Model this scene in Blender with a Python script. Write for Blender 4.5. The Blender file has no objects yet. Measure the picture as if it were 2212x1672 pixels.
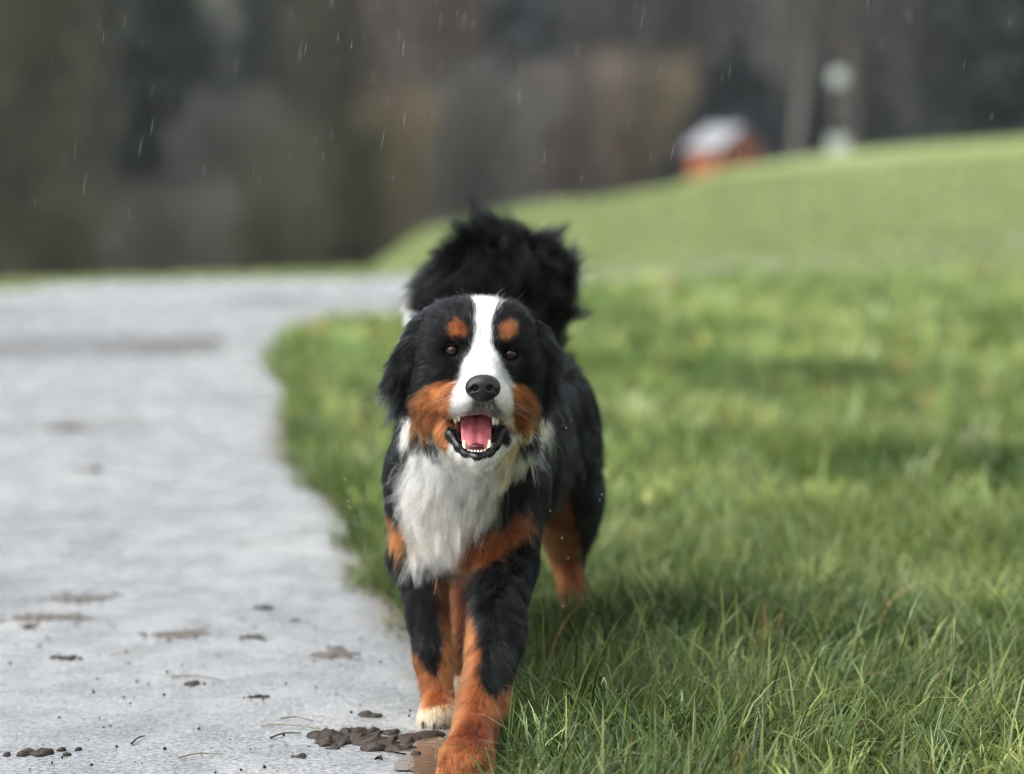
import bpy, math, random
import numpy as np
from mathutils import Vector, Matrix, kdtree

SC = bpy.context.scene
COL = SC.collection
rng = np.random.default_rng(11)
random.seed(5)

# ------------------------------------------------------------------ camera
cam_d = bpy.data.cameras.new('camera')
cam = bpy.data.objects.new('camera', cam_d)
COL.objects.link(cam)
cam.location = (0, 0, 1.05)
cam.rotation_euler = (math.radians(90 - 5.856), 0, 0)
cam_d.sensor_width = 36
cam_d.lens = 36 * 5226 / 2212
cam_d.clip_start = 0.1
cam_d.clip_end = 2000
cam_d.dof.use_dof = True
cam_d.dof.focus_distance = 4.07
cam_d.dof.aperture_fstop = (cam_d.lens / 1000) / 0.050
cam_d.dof.aperture_blades = 0
SC.camera = cam

# ------------------------------------------------------------------ sky, sun, exposure (overcast, light rain)
SUN_EL, SUN_AZ = math.radians(55), math.radians(-112)
world = bpy.data.worlds.new('World')
SC.world = world
world.use_nodes = True
wt = world.node_tree
wt.nodes.clear()
sky = wt.nodes.new('ShaderNodeTexSky')
sky.sky_type = 'NISHITA'
sky.sun_disc = False
sky.sun_elevation = SUN_EL
sky.sun_rotation = SUN_AZ
sky.air_density = 1.0
sky.dust_density = 4.0
sky.ozone_density = 1.0
hsv = wt.nodes.new('ShaderNodeHueSaturation')
hsv.inputs['Saturation'].default_value = 0.22
bg = wt.nodes.new('ShaderNodeBackground')
bg.inputs['Strength'].default_value = 0.12
wo = wt.nodes.new('ShaderNodeOutputWorld')
wt.links.new(sky.outputs[0], hsv.inputs['Color'])
wt.links.new(hsv.outputs[0], bg.inputs['Color'])
wt.links.new(bg.outputs[0], wo.inputs['Surface'])
sun_d = bpy.data.lights.new('sun', 'SUN')
sun_d.energy = 0.9
sun_d.angle = math.radians(70)
sun_d.color = (1.0, 0.965, 0.92)
sun = bpy.data.objects.new('sun', sun_d)
COL.objects.link(sun)
# the sky's sun_rotation is measured from +Y towards +X
sdir = Vector((math.sin(SUN_AZ) * math.cos(SUN_EL), math.cos(SUN_AZ) * math.cos(SUN_EL), math.sin(SUN_EL)))
sun.rotation_euler = sdir.to_track_quat('Z', 'Y').to_euler()
SC.view_settings.view_transform = 'Standard'
SC.view_settings.look = 'None'
SC.view_settings.gamma = 1.0
SC.view_settings.use_curve_mapping = False
SC.view_settings.exposure = 1.62
SC.render.engine = 'CYCLES'
SC.cycles.use_denoising = True
SC.cycles.max_bounces = 8
SC.cycles.transparent_max_bounces = 12
SC.cycles_curves.shape = 'RIBBONS'
SC.cycles_curves.subdivisions = 2
SC.render.hair_type = 'STRAND'
SC.cycles.filter_width = 1.15

# ------------------------------------------------------------------ helpers
def tag(o, label=None, cat=None, group=None, kind=None):
    if label: o['label'] = label
    if cat: o['category'] = cat
    if group: o['group'] = group
    if kind: o['kind'] = kind
    return o

def link(o, parent=None):
    COL.objects.link(o)
    if parent: o.parent = parent
    return o

def empty(name, loc=(0, 0, 0)):
    o = bpy.data.objects.new(name, None)
    o.location = loc
    o.empty_display_size = 0.1
    return link(o)

def mesh_np(name, V, Fa, mat=None, parent=None, smooth=True, color=None, loc=None):
    """V (n,3); Fa (m,k) array of faces all with k corners"""
    V = np.asarray(V, dtype=np.float32); Fa = np.asarray(Fa, dtype=np.int32)
    me = bpy.data.meshes.new(name)
    m, k = Fa.shape
    me.vertices.add(len(V)); me.loops.add(m * k); me.polygons.add(m)
    me.vertices.foreach_set('co', V.ravel())
    me.loops.foreach_set('vertex_index', Fa.ravel())
    me.polygons.foreach_set('loop_start', np.arange(0, m * k, k, dtype=np.int32))
    me.polygons.foreach_set('loop_total', np.full(m, k, dtype=np.int32))
    me.polygons.foreach_set('use_smooth', np.full(m, smooth))
    me.update(calc_edges=True)
    if color is not None:
        ca = me.color_attributes.new('tint', 'FLOAT_COLOR', 'POINT')
        c4 = np.ones((len(V), 4), dtype=np.float32); c4[:, :3] = color
        ca.data.foreach_set('color', c4.ravel())
    if mat: me.materials.append(mat)
    o = bpy.data.objects.new(name, me)
    if loc is not None: o.location = loc
    return link(o, parent)

def new_mat(name):
    m = bpy.data.materials.new(name)
    m.use_nodes = True
    nt = m.node_tree
    b = nt.nodes['Principled BSDF']
    return m, nt, b

def N(nt, t, **kw):
    n = nt.nodes.new(t)
    for k, v in kw.items():
        if k in n.inputs: n.inputs[k].default_value = v
        else: setattr(n, k, v)
    return n

def ramp(nt, fac, stops):
    r = nt.nodes.new('ShaderNodeValToRGB')
    el = r.color_ramp.elements
    while len(el) < len(stops): el.new(0.5)
    for e, (p, c) in zip(el, stops):
        e.position = p; e.color = (c[0], c[1], c[2], 1)
    nt.links.new(fac, r.inputs[0])
    return r

def srgb(r, g, b):
    f = lambda c: (c / 255 / 12.92) if c / 255 <= 0.04045 else ((c / 255 + 0.055) / 1.055) ** 2.4
    return (f(r), f(g), f(b))

def bump(nt, b, scale, strength, dist, detail=4, coord='Object'):
    tc = N(nt, 'ShaderNodeTexCoord')
    no = N(nt, 'ShaderNodeTexNoise', Scale=scale, Detail=detail)
    nt.links.new(tc.outputs[coord], no.inputs['Vector'])
    bp = N(nt, 'ShaderNodeBump', Strength=strength, Distance=dist)
    nt.links.new(no.outputs[0], bp.inputs['Height'])
    nt.links.new(bp.outputs[0], b.inputs['Normal'])
    return no, bp

def vnoise(P, freq, seed=0, octaves=2):
    """smooth pseudo noise in -1..1 from sums of rotated sines; P (n,3)"""
    r = np.random.default_rng(seed)
    out = np.zeros(len(P)); amp = 1.0; tot = 0
    for o in range(octaves):
        for _ in range(4):
            d = r.normal(size=3); d /= np.linalg.norm(d)
            out += amp * np.sin(P @ (d * freq * (2 ** o) * r.uniform(0.7, 1.4)) + r.uniform(0, 6.28)) / 2
        tot += amp; amp *= 0.5
    return out / tot

def norm(v):
    return v / np.maximum(np.linalg.norm(v, axis=-1, keepdims=True), 1e-9)

def in_poly(x, z, poly):
    c = np.zeros(len(x), dtype=bool)
    n = len(poly); j = n - 1
    for i in range(n):
        xi, zi = poly[i]; xj, zj = poly[j]
        t = ((zi > z) != (zj > z)) & (x < (xj - xi) * (z - zi) / (zj - zi + 1e-12) + xi)
        c ^= t; j = i
    return c

# ------------------------------------------------------------------ implicit surfaces -> one continuous mesh (surface nets)
class Field:
    def __init__(s, xs, ys, zs):
        s.xs, s.ys, s.zs = [np.asarray(a, dtype=np.float32) for a in (xs, ys, zs)]
        s.v = np.full((len(xs), len(ys), len(zs)), 0.05, dtype=np.float32)
    def _box(s, lo, hi):
        sl = []
        for a, l, h in zip((s.xs, s.ys, s.zs), lo, hi):
            i0 = int(np.searchsorted(a, l)); i1 = int(np.searchsorted(a, h))
            sl.append(slice(max(0, i0 - 1), min(len(a), i1 + 1)))
        g = (s.xs[sl[0]][:, None, None], s.ys[sl[1]][None, :, None], s.zs[sl[2]][None, None, :])
        return tuple(sl), g
    def _mix(s, sl, d, k, op):
        a = s.v[sl]
        if op == '+':
            h = np.maximum(k - np.abs(a - d), 0) / k
            s.v[sl] = np.minimum(a, d) - h * h * k * 0.25
        else:
            d = -d
            h = np.maximum(k - np.abs(a - d), 0) / k
            s.v[sl] = np.maximum(a, d) + h * h * k * 0.25
    def cap(s, a, b, ra, rb, k=0.03, op='+', flat=None):
        a = np.array(a, float); b = np.array(b, float)
        m = max(ra, rb) + 0.06
        sl, (X, Y, Z) = s._box(np.minimum(a, b) - m, np.maximum(a, b) + m)
        ab = b - a; L2 = max(float(ab @ ab), 1e-9)
        t = np.clip(((X - a[0]) * ab[0] + (Y - a[1]) * ab[1] + (Z - a[2]) * ab[2]) / L2, 0, 1)
        d = np.sqrt((X - a[0] - t * ab[0]) ** 2 + (Y - a[1] - t * ab[1]) ** 2 + (Z - a[2] - t * ab[2]) ** 2) - (ra + t * (rb - ra))
        s._mix(sl, d.astype(np.float32), k, op)
    def ell(s, c, r, k=0.03, op='+', R=None):
        """ellipsoid at c, radii r, R = 3x3 rows are the ellipsoid's axes in field space"""
        c = np.array(c, float); r = np.array(r, float)
        m = r.max() + 0.06
        sl, (X, Y, Z) = s._box(c - m, c + m)
        x, y, z = X - c[0], Y - c[1], Z - c[2]
        if R is not None:
            x, y, z = (R[0][0] * x + R[0][1] * y + R[0][2] * z, R[1][0] * x + R[1][1] * y + R[1][2] * z, R[2][0] * x + R[2][1] * y + R[2][2] * z)
        k0 = np.sqrt((x / r[0]) ** 2 + (y / r[1]) ** 2 + (z / r[2]) ** 2)
        k1 = np.sqrt((x / r[0] ** 2) ** 2 + (y / r[1] ** 2) ** 2 + (z / r[2] ** 2) ** 2)
        d = k0 * (k0 - 1) / np.maximum(k1, 1e-6)
        s._mix(sl, np.clip(d, -0.2, 0.2).astype(np.float32), k, op)
    def nets(s, smooth=2):
        v = s.v; neg = v < 0
        nx, ny, nz = v.shape
        cnt = np.zeros((nx - 1, ny - 1, nz - 1), dtype=np.int8)
        for a in (0, 1):
            for b in (0, 1):
                for c in (0, 1):
                    cnt += neg[a:nx - 1 + a, b:ny - 1 + b, c:nz - 1 + c]
        I, J, K = np.nonzero((cnt > 0) & (cnt < 8))
        n = len(I)
        idx = np.full(cnt.shape, -1, dtype=np.int32); idx[I, J, K] = np.arange(n)
        acc = np.zeros((n, 3)); w = np.zeros(n)
        cor = [(a, b, c) for a in (0, 1) for b in (0, 1) for c in (0, 1)]
        for p in cor:
            for ax in range(3):
                if p[ax]: continue
                q = list(p); q[ax] = 1
                va = v[I + p[0], J + p[1], K + p[2]]; vb = v[I + q[0], J + q[1], K + q[2]]
                m = (va < 0) != (vb < 0)
                t = np.where(m, va / np.where(va == vb, 1, va - vb), 0)
                P = np.stack([s.xs[I + p[0]], s.ys[J + p[1]], s.zs[K + p[2]]], 1).astype(float)
                Q = np.stack([s.xs[I + q[0]], s.ys[J + q[1]], s.zs[K + q[2]]], 1).astype(float)
                acc += (P + (Q - P) * t[:, None]) * m[:, None]; w += m
        V = acc / w[:, None]
        F = []
        e = neg[:-1, 1:-1, 1:-1] != neg[1:, 1:-1, 1:-1]
        i, j, k = np.nonzero(e); j += 1; k += 1
        q = np.stack([idx[i, j - 1, k - 1], idx[i, j, k - 1], idx[i, j, k], idx[i, j - 1, k]], 1)
        fl = ~neg[i, j, k]; q[fl] = q[fl][:, ::-1]; F.append(q)
        e = neg[1:-1, :-1, 1:-1] != neg[1:-1, 1:, 1:-1]
        i, j, k = np.nonzero(e); i += 1; k += 1
        q = np.stack([idx[i - 1, j, k - 1], idx[i - 1, j, k], idx[i, j, k], idx[i, j, k - 1]], 1)
        fl = ~neg[i, j, k]; q[fl] = q[fl][:, ::-1]; F.append(q)
        e = neg[1:-1, 1:-1, :-1] != neg[1:-1, 1:-1, 1:]
        i, j, k = np.nonzero(e); i += 1; j += 1
        q = np.stack([idx[i - 1, j - 1, k], idx[i, j - 1, k], idx[i, j, k], idx[i - 1, j, k]], 1)
        fl = ~neg[i, j, k]; q[fl] = q[fl][:, ::-1]; F.append(q)
        F = np.concatenate(F)
        F = F[(F >= 0).all(1)]
        E = np.concatenate([F[:, [0, 1]], F[:, [1, 2]], F[:, [2, 3]], F[:, [3, 0]]])
        E = np.concatenate([E, E[:, ::-1]])
        deg = np.bincount(E[:, 0], minlength=n).astype(float)
        for _ in range(smooth):
            S = np.stack([np.bincount(E[:, 0], weights=V[E[:, 1], a], minlength=n) for a in range(3)], 1)
            V = V * 0.4 + 0.6 * S / np.maximum(deg, 1)[:, None]
        return V, F

def grid1(segs):
    """rectilinear axis: list of (start, end, step)"""
    out = []
    for a, b, st in segs:
        out.append(np.arange(a, b - st * 0.4, st))
    out.append([segs[-1][1]])
    return np.concatenate(out)
# ================================================================== THE DOG
BLACK, WHITE, RUST, CREAM = (np.array(c) for c in ((0.0030, 0.0034, 0.0040), (0.80, 0.79, 0.76), (0.20, 0.055, 0.014), (0.58, 0.45, 0.30)))
RUST_SHADED = np.array((0.075, 0.018, 0.006))  # rust darkened to carry the shade under the body
MOUTH = np.array((0.05, 0.012, 0.012))
# frame of the head: x to the picture's right, f out of the face, z up the face
HO = np.array([-0.048, 4.10, 0.690])
hf = np.array([0.0117, -0.9961, 0.0875]); hf /= np.linalg.norm(hf)
hx = np.array([1.0, 0.0117, 0.0]); hx /= np.linalg.norm(hx)
hz = np.cross(hf, hx); hz = hz if hz[2] > 0 else -hz
HM = np.stack([hx, hf, hz])             # rows: local axes in world
def hw(p): return HO + np.asarray(p, float) @ HM
def hl(P): return (np.asarray(P) - HO) @ HM.T
HA = [[HM[0][0], HM[0][1], HM[0][2]], [HM[1][0], HM[1][1], HM[1][2]], [HM[2][0], HM[2][1], HM[2][2]]]

fx = grid1([(-0.30, -0.20, 0.008), (-0.20, 0.10, 0.0032), (0.10, 0.26, 0.008)])
fy = grid1([(3.77, 3.95, 0.006), (3.95, 4.26, 0.0032), (4.26, 5.34, 0.010)])
fz = grid1([(-0.01, 0.09, 0.0045), (0.09, 0.47, 0.008), (0.47, 0.82, 0.0032), (0.82, 0.90, 0.008)])
D = Field(fx, fy, fz)
# torso
D.ell((-0.025, 4.76, 0.45), (0.140, 0.27, 0.175), 0.05)
D.ell((0.040, 5.03, 0.46), (0.122, 0.20, 0.165), 0.06)
D.ell((-0.085, 4.50, 0.445), (0.118, 0.17, 0.165), 0.06)
D.ell((-0.100, 4.385, 0.395), (0.085, 0.085, 0.115), 0.05)
D.cap((-0.070, 4.47, 0.50), (-0.055, 4.27, 0.62), 0.115, 0.095, 0.06)
D.cap((-0.080, 4.42, 0.47), (-0.058, 4.22, 0.545), 0.095, 0.062, 0.05)
# front leg, planted (picture left)
D.cap((-0.165, 4.45, 0.42), (-0.172, 4.43, 0.28), 0.060, 0.043, 0.05)
D.cap((-0.172, 4.43, 0.28), (-0.143, 4.32, 0.115), 0.041, 0.030, 0.03)
D.cap((-0.143, 4.32, 0.115), (-0.134, 4.285, 0.05), 0.031, 0.026, 0.02)
D.ell((-0.130, 4.245, 0.030), (0.033, 0.050, 0.026), 0.02)
# front leg stepping forward (picture right)
D.cap((-0.015, 4.44, 0.40), (-0.018, 4.37, 0.275), 0.072, 0.052, 0.05)
D.cap((-0.018, 4.37, 0.275), (-0.030, 4.18, 0.18), 0.051, 0.041, 0.03)
D.cap((-0.030, 4.18, 0.18), (-0.050, 4.03, 0.10), 0.042, 0.036, 0.02)
D.cap((-0.050, 4.03, 0.10), (-0.066, 3.945, 0.055), 0.036, 0.034, 0.02)
D.ell((-0.074, 3.895, 0.038), (0.044, 0.062, 0.034), 0.02)
# hind leg trailing (picture right)
D.ell((0.110, 5.03, 0.37), (0.066, 0.12, 0.15), 0.05)
D.cap((0.115, 4.98, 0.30), (0.120, 5.17, 0.155), 0.066, 0.036, 0.04)
D.cap((0.120, 5.17, 0.155), (0.131, 5.10, 0.055), 0.032, 0.028, 0.02)
D.ell((0.138, 5.05, 0.03), (0.035, 0.06, 0.027), 0.02)
# hind leg stepping under the body (picture left)
D.ell((-0.030, 4.98, 0.36), (0.062, 0.12, 0.14), 0.05)
D.cap((-0.045, 4.86, 0.30), (-0.085, 4.68, 0.17), 0.062, 0.038, 0.04)
D.cap((-0.085, 4.68, 0.17), (-0.092, 4.47, 0.055), 0.034, 0.027, 0.02)
D.ell((-0.094, 4.41, 0.028), (0.030, 0.045, 0.024), 0.02)
# toes of the four paws
for (px, py, pz, w, fl) in ((-0.130, 4.207, 0.020, 0.0155, 0), (-0.074, 3.845, 0.024, 0.020, 0), (0.138, 5.0, 0.02, 0.016, 0), (-0.094, 4.375, 0.019, 0.014, 0)):
    for i in range(4):
        t = i - 1.5
        D.cap((px + t * w * 1.05, py + 0.025 + abs(t) * 0.008, pz + 0.008), (px + t * w * 1.2, py - 0.004 + abs(t) * 0.010, pz - 0.003), w * 0.62, w * 0.60, 0.007)
# tail carried up in an arch
TAIL = [(0.045, 5.15, 0.585, 0.040), (0.062, 5.20, 0.665, 0.036), (0.050, 5.18, 0.735, 0.040), (0.012, 5.14, 0.785, 0.044),
        (-0.035, 5.10, 0.790, 0.046), (-0.100, 5.06, 0.760, 0.036), (-0.160, 5.02, 0.720, 0.022), (-0.198, 4.99, 0.698, 0.010)]
for a, b in zip(TAIL[:-1], TAIL[1:]):
    D.cap(a[:3], b[:3], a[3], b[3], 0.02)
# head
def he(c, r, k=0.02, op='+'): D.ell(hw(c), r, k, op, R=HA)
def hc(a, b, ra, rb, k=0.02, op='+'): D.cap(hw(a), hw(b), ra, rb, k, op)
he((-0.013, -0.085, 0.018), (0.100, 0.100, 0.074), 0.04)
hc((-0.046, -0.019, 0.024), (-0.048, -0.038, 0.036), 0.034, 0.034, 0.022)
hc((0.036, -0.019, 0.020), (0.038, -0.038, 0.031), 0.034, 0.034, 0.022)
he((-0.060, -0.022, -0.022), (0.026, 0.030, 0.014), 0.02)
he((0.052, -0.022, -0.027), (0.026, 0.030, 0.014), 0.02)
he((-0.064, -0.045, -0.025), (0.042, 0.050, 0.045), 0.03)
he((0.052, -0.045, -0.025), (0.040, 0.050, 0.045), 0.03)
hc((-0.002, -0.03, -0.002), (-0.001, 0.076, -0.048), 0.036, 0.025, 0.03)
he((-0.003, 0.045, -0.070), (0.040, 0.058, 0.030), 0.025)
he((-0.027, 0.050, -0.080), (0.026, 0.047, 0.026), 0.015)
he((0.021, 0.050, -0.082), (0.024, 0.047, 0.027), 0.015)
he((-0.050, 0.028, -0.084), (0.022, 0.042, 0.024), 0.014)
he((0.036, 0.030, -0.088), (0.014, 0.036, 0.022), 0.012)
he((-0.072, -0.045, -0.080), (0.044, 0.055, 0.055), 0.03)
he((0.050, -0.045, -0.078), (0.038, 0.055, 0.052), 0.03)
he((-0.013, -0.030, -0.140), (0.045, 0.050, 0.030), 0.03)
# eye sockets, mouth
EYES = [(-0.053, 0.0045, 0.003), (0.0445, 0.0045, -0.004)]
for e in EYES:
    D.ell(hw(np.array(e) + np.array((0, 0.014, 0))), (0.017, 0.010, 0.011), 0.012, '-', R=HA)
    D.ell(hw(e), (0.0135,) * 3, 0.006, '-', R=HA)
he((-0.013, 0.030, -0.134), (0.036, 0.068, 0.031), 0.010, '-')
# lower jaw
JAW = [(-0.071, -0.015, -0.106, .012), (-0.057, 0.014, -0.136, .0125), (-0.043, 0.038, -0.163, .0125), (-0.030, 0.050, -0.178, .0115), (-0.011, 0.058, -0.184, .0115),
       (0.008, 0.050, -0.177, .0115), (0.020, 0.036, -0.160, .0125), (0.031, 0.012, -0.132, .0125), (0.043, -0.015, -0.106, .012)]
for a, b in zip(JAW[:-1], JAW[1:]):
    D.cap(hw(a[:3]), hw(b[:3]), a[3], b[3], 0.012)
he((-0.012, 0.0, -0.170), (0.030, 0.048, 0.014), 0.012)
BV, BF = D.nets(2)

def marks(P, Nn):
    """coat colour class for points: 0 black 1 white 2 rust 3 cream 4 mouth/skin 5 rust with shade painted in 6 grizzled"""
    c = np.zeros(len(P), dtype=int)
    jx = vnoise(P, 95, 3) * 0.0030; jz = vnoise(P, 95, 4) * 0.0030
    x, y, z = P[:, 0] + jx, P[:, 1], P[:, 2] + jz
    L = hl(P); lx, lf, lz = L[:, 0] + jx, L[:, 1], L[:, 2] + jz
    # --- chest and legs
    front = (y < 4.62) & (z < 0.60)
    ch = [(-0.186, 0.560), (-0.182, 0.500), (-0.188, 0.440), (-0.200, 0.395), (-0.197, 0.350), (-0.190, 0.300), (-0.170, 0.285), (-0.135, 0.268), (-0.105, 0.280),
          (-0.100, 0.318), (-0.066, 0.352), (-0.024, 0.385), (-0.016, 0.440), (0.018, 0.485), (0.052, 0.512), (0.075, 0.575), (-0.06, 0.62), (-0.15, 0.60)]
    c[front & (y < 4.50) & in_poly(x, z, ch)] = 1
    c[front & (y < 4.50) & in_poly(x, z, [(-0.104, 0.292), (-0.099, 0.330), (-0.040, 0.363), (0.028, 0.398), (0.036, 0.352), (0.000, 0.322), (-0.040, 0.285)])] = 2
    c[front & in_poly(x, z, [(-0.240, 0.372), (-0.196, 0.362), (-0.197, 0.300), (-0.225, 0.316)])] = 2
    # planted front leg
    m = (z < 0.26) & (x < -0.095) & (y > 4.18) & (y < 4.50) & (z > -0.1)
    cx = -0.172 + (0.28 - z) * 0.18
    a = x - cx
    blk = (z > 0.092 + np.abs(a + 0.003) * 1.6) & (a < 0.018)
    c[m] = 2; c[m & blk] = 0
    c[m & (z < 0.048)] = 3
    # forward front leg
    m = (z < 0.28) & (x >= -0.125) & (y < 4.44) & ((x > -0.095) | (y < 4.12))
    cx = np.interp(z, [0.05, 0.10, 0.18, 0.28], [-0.064, -0.050, -0.030, -0.018])
    a = x - cx
    blk = ((z > 0.118 + np.abs(a - 0.012) * 0.8) & (a > -0.014 - np.clip(z - 0.15, 0, 1) * 0.25)) | (z > 0.235)
    c[m] = 2; c[m & blk] = 0
    # hind leg stepping under; shade below the body is painted into its rust
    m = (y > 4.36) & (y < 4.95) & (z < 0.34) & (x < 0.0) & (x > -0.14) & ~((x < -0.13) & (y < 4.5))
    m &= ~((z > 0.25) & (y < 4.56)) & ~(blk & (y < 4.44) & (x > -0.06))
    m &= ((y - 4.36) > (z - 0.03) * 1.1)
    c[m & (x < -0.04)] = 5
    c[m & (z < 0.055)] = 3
    # trailing hind leg
    m = (y > 4.80) & (z < 0.36) & (x > 0.03)
    c[m & (x < 0.150 - np.clip(z - 0.22, 0, 1) * 0.32) & (Nn[:, 1] < 0.45)] = 2
    c[m & (z < 0.09)] = 2
    # tail tip
    c[(y > 4.9) & (x < -0.180) & (z > 0.6)] = 1
    # --- head
    head = (lz > -0.21) & (y < 4.34) & (lz < 0.13) & (z > 0.46)
    c[head & (lz > -0.15)] = 0
    rustp = [(-0.150, -0.075), (-0.140, -0.040), (-0.126, -0.047), (-0.115, -0.066), (-0.085, -0.050), (-0.049, -0.040), (-0.030, -0.06), (-0.045, -0.10), (-0.04, -0.125), (-0.058, -0.155),
             (-0.066, -0.152), (-0.085, -0.126), (-0.110, -0.122), (-0.135, -0.118), (-0.155, -0.10)]
    c[head & in_poly(lx, lz, rustp)] = 2
    rustr = [(0.036, -0.045), (0.060, -0.055), (0.082, -0.070), (0.096, -0.085), (0.106, -0.108), (0.098, -0.116), (0.075, -0.116), (0.050, -0.124), (0.030, -0.122), (0.02, -0.11)]
    c[head & in_poly(lx, lz, rustr)] = 2
    c[head & in_poly(lx, lz, [(-0.056, 0.024), (-0.055, 0.042), (-0.045, 0.050), (-0.034, 0.047), (-0.026, 0.034), (-0.028, 0.018), (-0.040, 0.021)]) & (lf > -0.05)] = 2
    c[head & in_poly(lx, lz, [(0.021, 0.026), (0.026, 0.040), (0.040, 0.045), (0.051, 0.040), (0.052, 0.018), (0.038, 0.014), (0.024, 0.014)]) & (lf > -0.05)] = 2
    wh = [(-0.018, 0.105), (-0.015, 0.060), (-0.018, 0.030), (-0.020, 0.002), (-0.030, -0.018), (-0.041, -0.038), (-0.043, -0.055), (-0.050, -0.080), (-0.054, -0.100),
          (-0.050, -0.120), (0.0, -0.104), (0.038, -0.122), (0.044, -0.100), (0.042, -0.060), (0.038, -0.040), (0.028, -0.020), (0.018, 0.0), (0.014, 0.030), (0.018, 0.060), (0.028, 0.105)]
    c[head & in_poly(lx, lz, wh) & (lf > -0.12)] = 1
    g = head & (lf > 0.07) & (lz < -0.074) & (lz > -0.11) & (np.abs(lx + 0.001) < 0.033 - (lz + 0.11) * 0.5)
    c[g] = 6
    for pg in ([(-0.150, -0.122), (-0.110, -0.124), (-0.085, -0.128), (-0.066, -0.155), (-0.06, -0.22), (-0.15, -0.22)], [(0.034, -0.126), (0.052, -0.125), (0.075, -0.118), (0.098, -0.118), (0.112, -0.150), (0.110, -0.21), (0.03, -0.21)]):
        c[head & in_poly(lx, lz, pg) & (lf > -0.14)] = 1
    # chin and throat
    c[head & (lz <= -0.15) & (lf > -0.02) & in_poly(lx, lz, [(-0.075, -0.15), (-0.052, -0.158), (-0.045, -0.17), (0.02, -0.17), (0.035, -0.145), (0.06, -0.15), (0.07, -0.22), (-0.08, -0.22)])] = 1
    return c

def inside_mouth(P):
    L = hl(P) - np.array((-0.013, 0.030, -0.134))
    q = (L / np.array((0.0385, 0.070, 0.0335))) ** 2
    return q.sum(1) < 1.0
CT = np.stack([BLACK, WHITE, RUST, CREAM, MOUTH, RUST_SHADED, np.array((0.16, 0.16, 0.16))])
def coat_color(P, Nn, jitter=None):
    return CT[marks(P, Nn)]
def vnormals(V, F):
    a, b, c, d = (V[F[:, i]] for i in range(4))
    fn = np.cross(c - a, d - b)
    n = np.zeros_like(V)
    for i in range(4):
        for ax in range(3): n[:, ax] += np.bincount(F[:, i], weights=fn[:, ax], minlength=len(V))
    return norm(n)

def tint_mat(name, rough=0.8, attr='tint', spec=0.3, **kw):
    m, nt, b = new_mat(name)
    a = N(nt, 'ShaderNodeAttribute', attribute_name=attr)
    nt.links.new(a.outputs['Color'], b.inputs['Base Color'])
    b.inputs['Roughness'].default_value = rough
    b.inputs['Specular IOR Level'].default_value = spec
    for k, v in kw.items(): b.inputs[k].default_value = v
    return m, nt, b

BN = vnormals(BV, BF)
bc = coat_color(BV, BN) * 0.8
bc[inside_mouth(BV)] = MOUTH
skin_m, _, _ = tint_mat('dog_skin', 0.85, spec=0.08)
dog = empty('dog', (0, 4.5, 0))
tag(dog, 'Bernese mountain dog walking towards the camera, mouth open, tail curled up', 'dog')
DO = np.array((0, 4.5, 0.0))
body = mesh_np('body', BV - DO, BF, skin_m, dog, True, bc)

def part(name, V, F, mat, parent=dog, color=None, smooth=True):
    return mesh_np(name, np.asarray(V) - DO, F, mat, parent, smooth, color)

# ------------------------------------------------------------------ nose
nm, nt, b = new_mat('nose_leather')
b.inputs['Base Color'].default_value = (0.012, 0.012, 0.014, 1)
b.inputs['Roughness'].default_value = 0.36
b.inputs['Specular IOR Level'].default_value = 0.28
tc = N(nt, 'ShaderNodeTexCoord')
vo = N(nt, 'ShaderNodeTexVoronoi', Scale=900.0)
nt.links.new(tc.outputs['Object'], vo.inputs['Vector'])
bp = N(nt, 'ShaderNodeBump', Strength=0.35, Distance=0.0006)
nt.links.new(vo.outputs['Distance'], bp.inputs['Height'])
nt.links.new(bp.outputs[0], b.inputs['Normal'])
g = np.arange(-0.042, 0.0421, 0.0013)
NF = Field(g, np.arange(-0.04, 0.0401, 0.0013), g)
NF.ell((0, -0.004, 0.006), (0.0280, 0.022, 0.0190), 0.01)
NF.ell((0, -0.004, -0.010), (0.019, 0.019, 0.0135), 0.012)
NF.ell((-0.0165, 0.002, -0.0005), (0.0125, 0.016, 0.0135), 0.006)
NF.ell((0.0165, 0.002, -0.0005), (0.0125, 0.016, 0.0135), 0.006)
for s in (-1, 1):
    NF.ell((s * 0.0130, 0.0180, 0.0010), (0.0068, 0.0105, 0.0058), 0.003, '-')
    NF.cap((s * 0.0165, 0.017, -0.003), (s * 0.0275, 0.008, -0.0075), 0.0028, 0.0018, 0.003, '-')
NF.cap((0, 0.0215, -0.004), (0, 0.017, -0.026), 0.0013, 0.0016, 0.003, '-')
V, F = NF.nets(2)
part('nose', np.array([hw(v + np.array((-0.0015, 0.1015, -0.0615))) for v in V]), F, nm)

# ------------------------------------------------------------------ eyes: ball, cornea shell shading by object position; lids
def uvsphere(c, r, nu=28, nv=18, ax=None):
    """poles along local f axis"""
    P = []; Fq = []
    for j in range(nv + 1):
        th = math.pi * j / nv
        for i in range(nu):
            ph = 2 * math.pi * i / nu
            P.append((r[0] * math.sin(th) * math.cos(ph), r[1] * math.cos(th), r[2] * math.sin(th) * math.sin(ph)))
    for j in range(nv):
        for i in range(nu):
            Fq.append((j * nu + i, j * nu + (i + 1) % nu, (j + 1) * nu + (i + 1) % nu, (j + 1) * nu + i))
    return np.array(P) + np.array(c), np.array(Fq)

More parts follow.
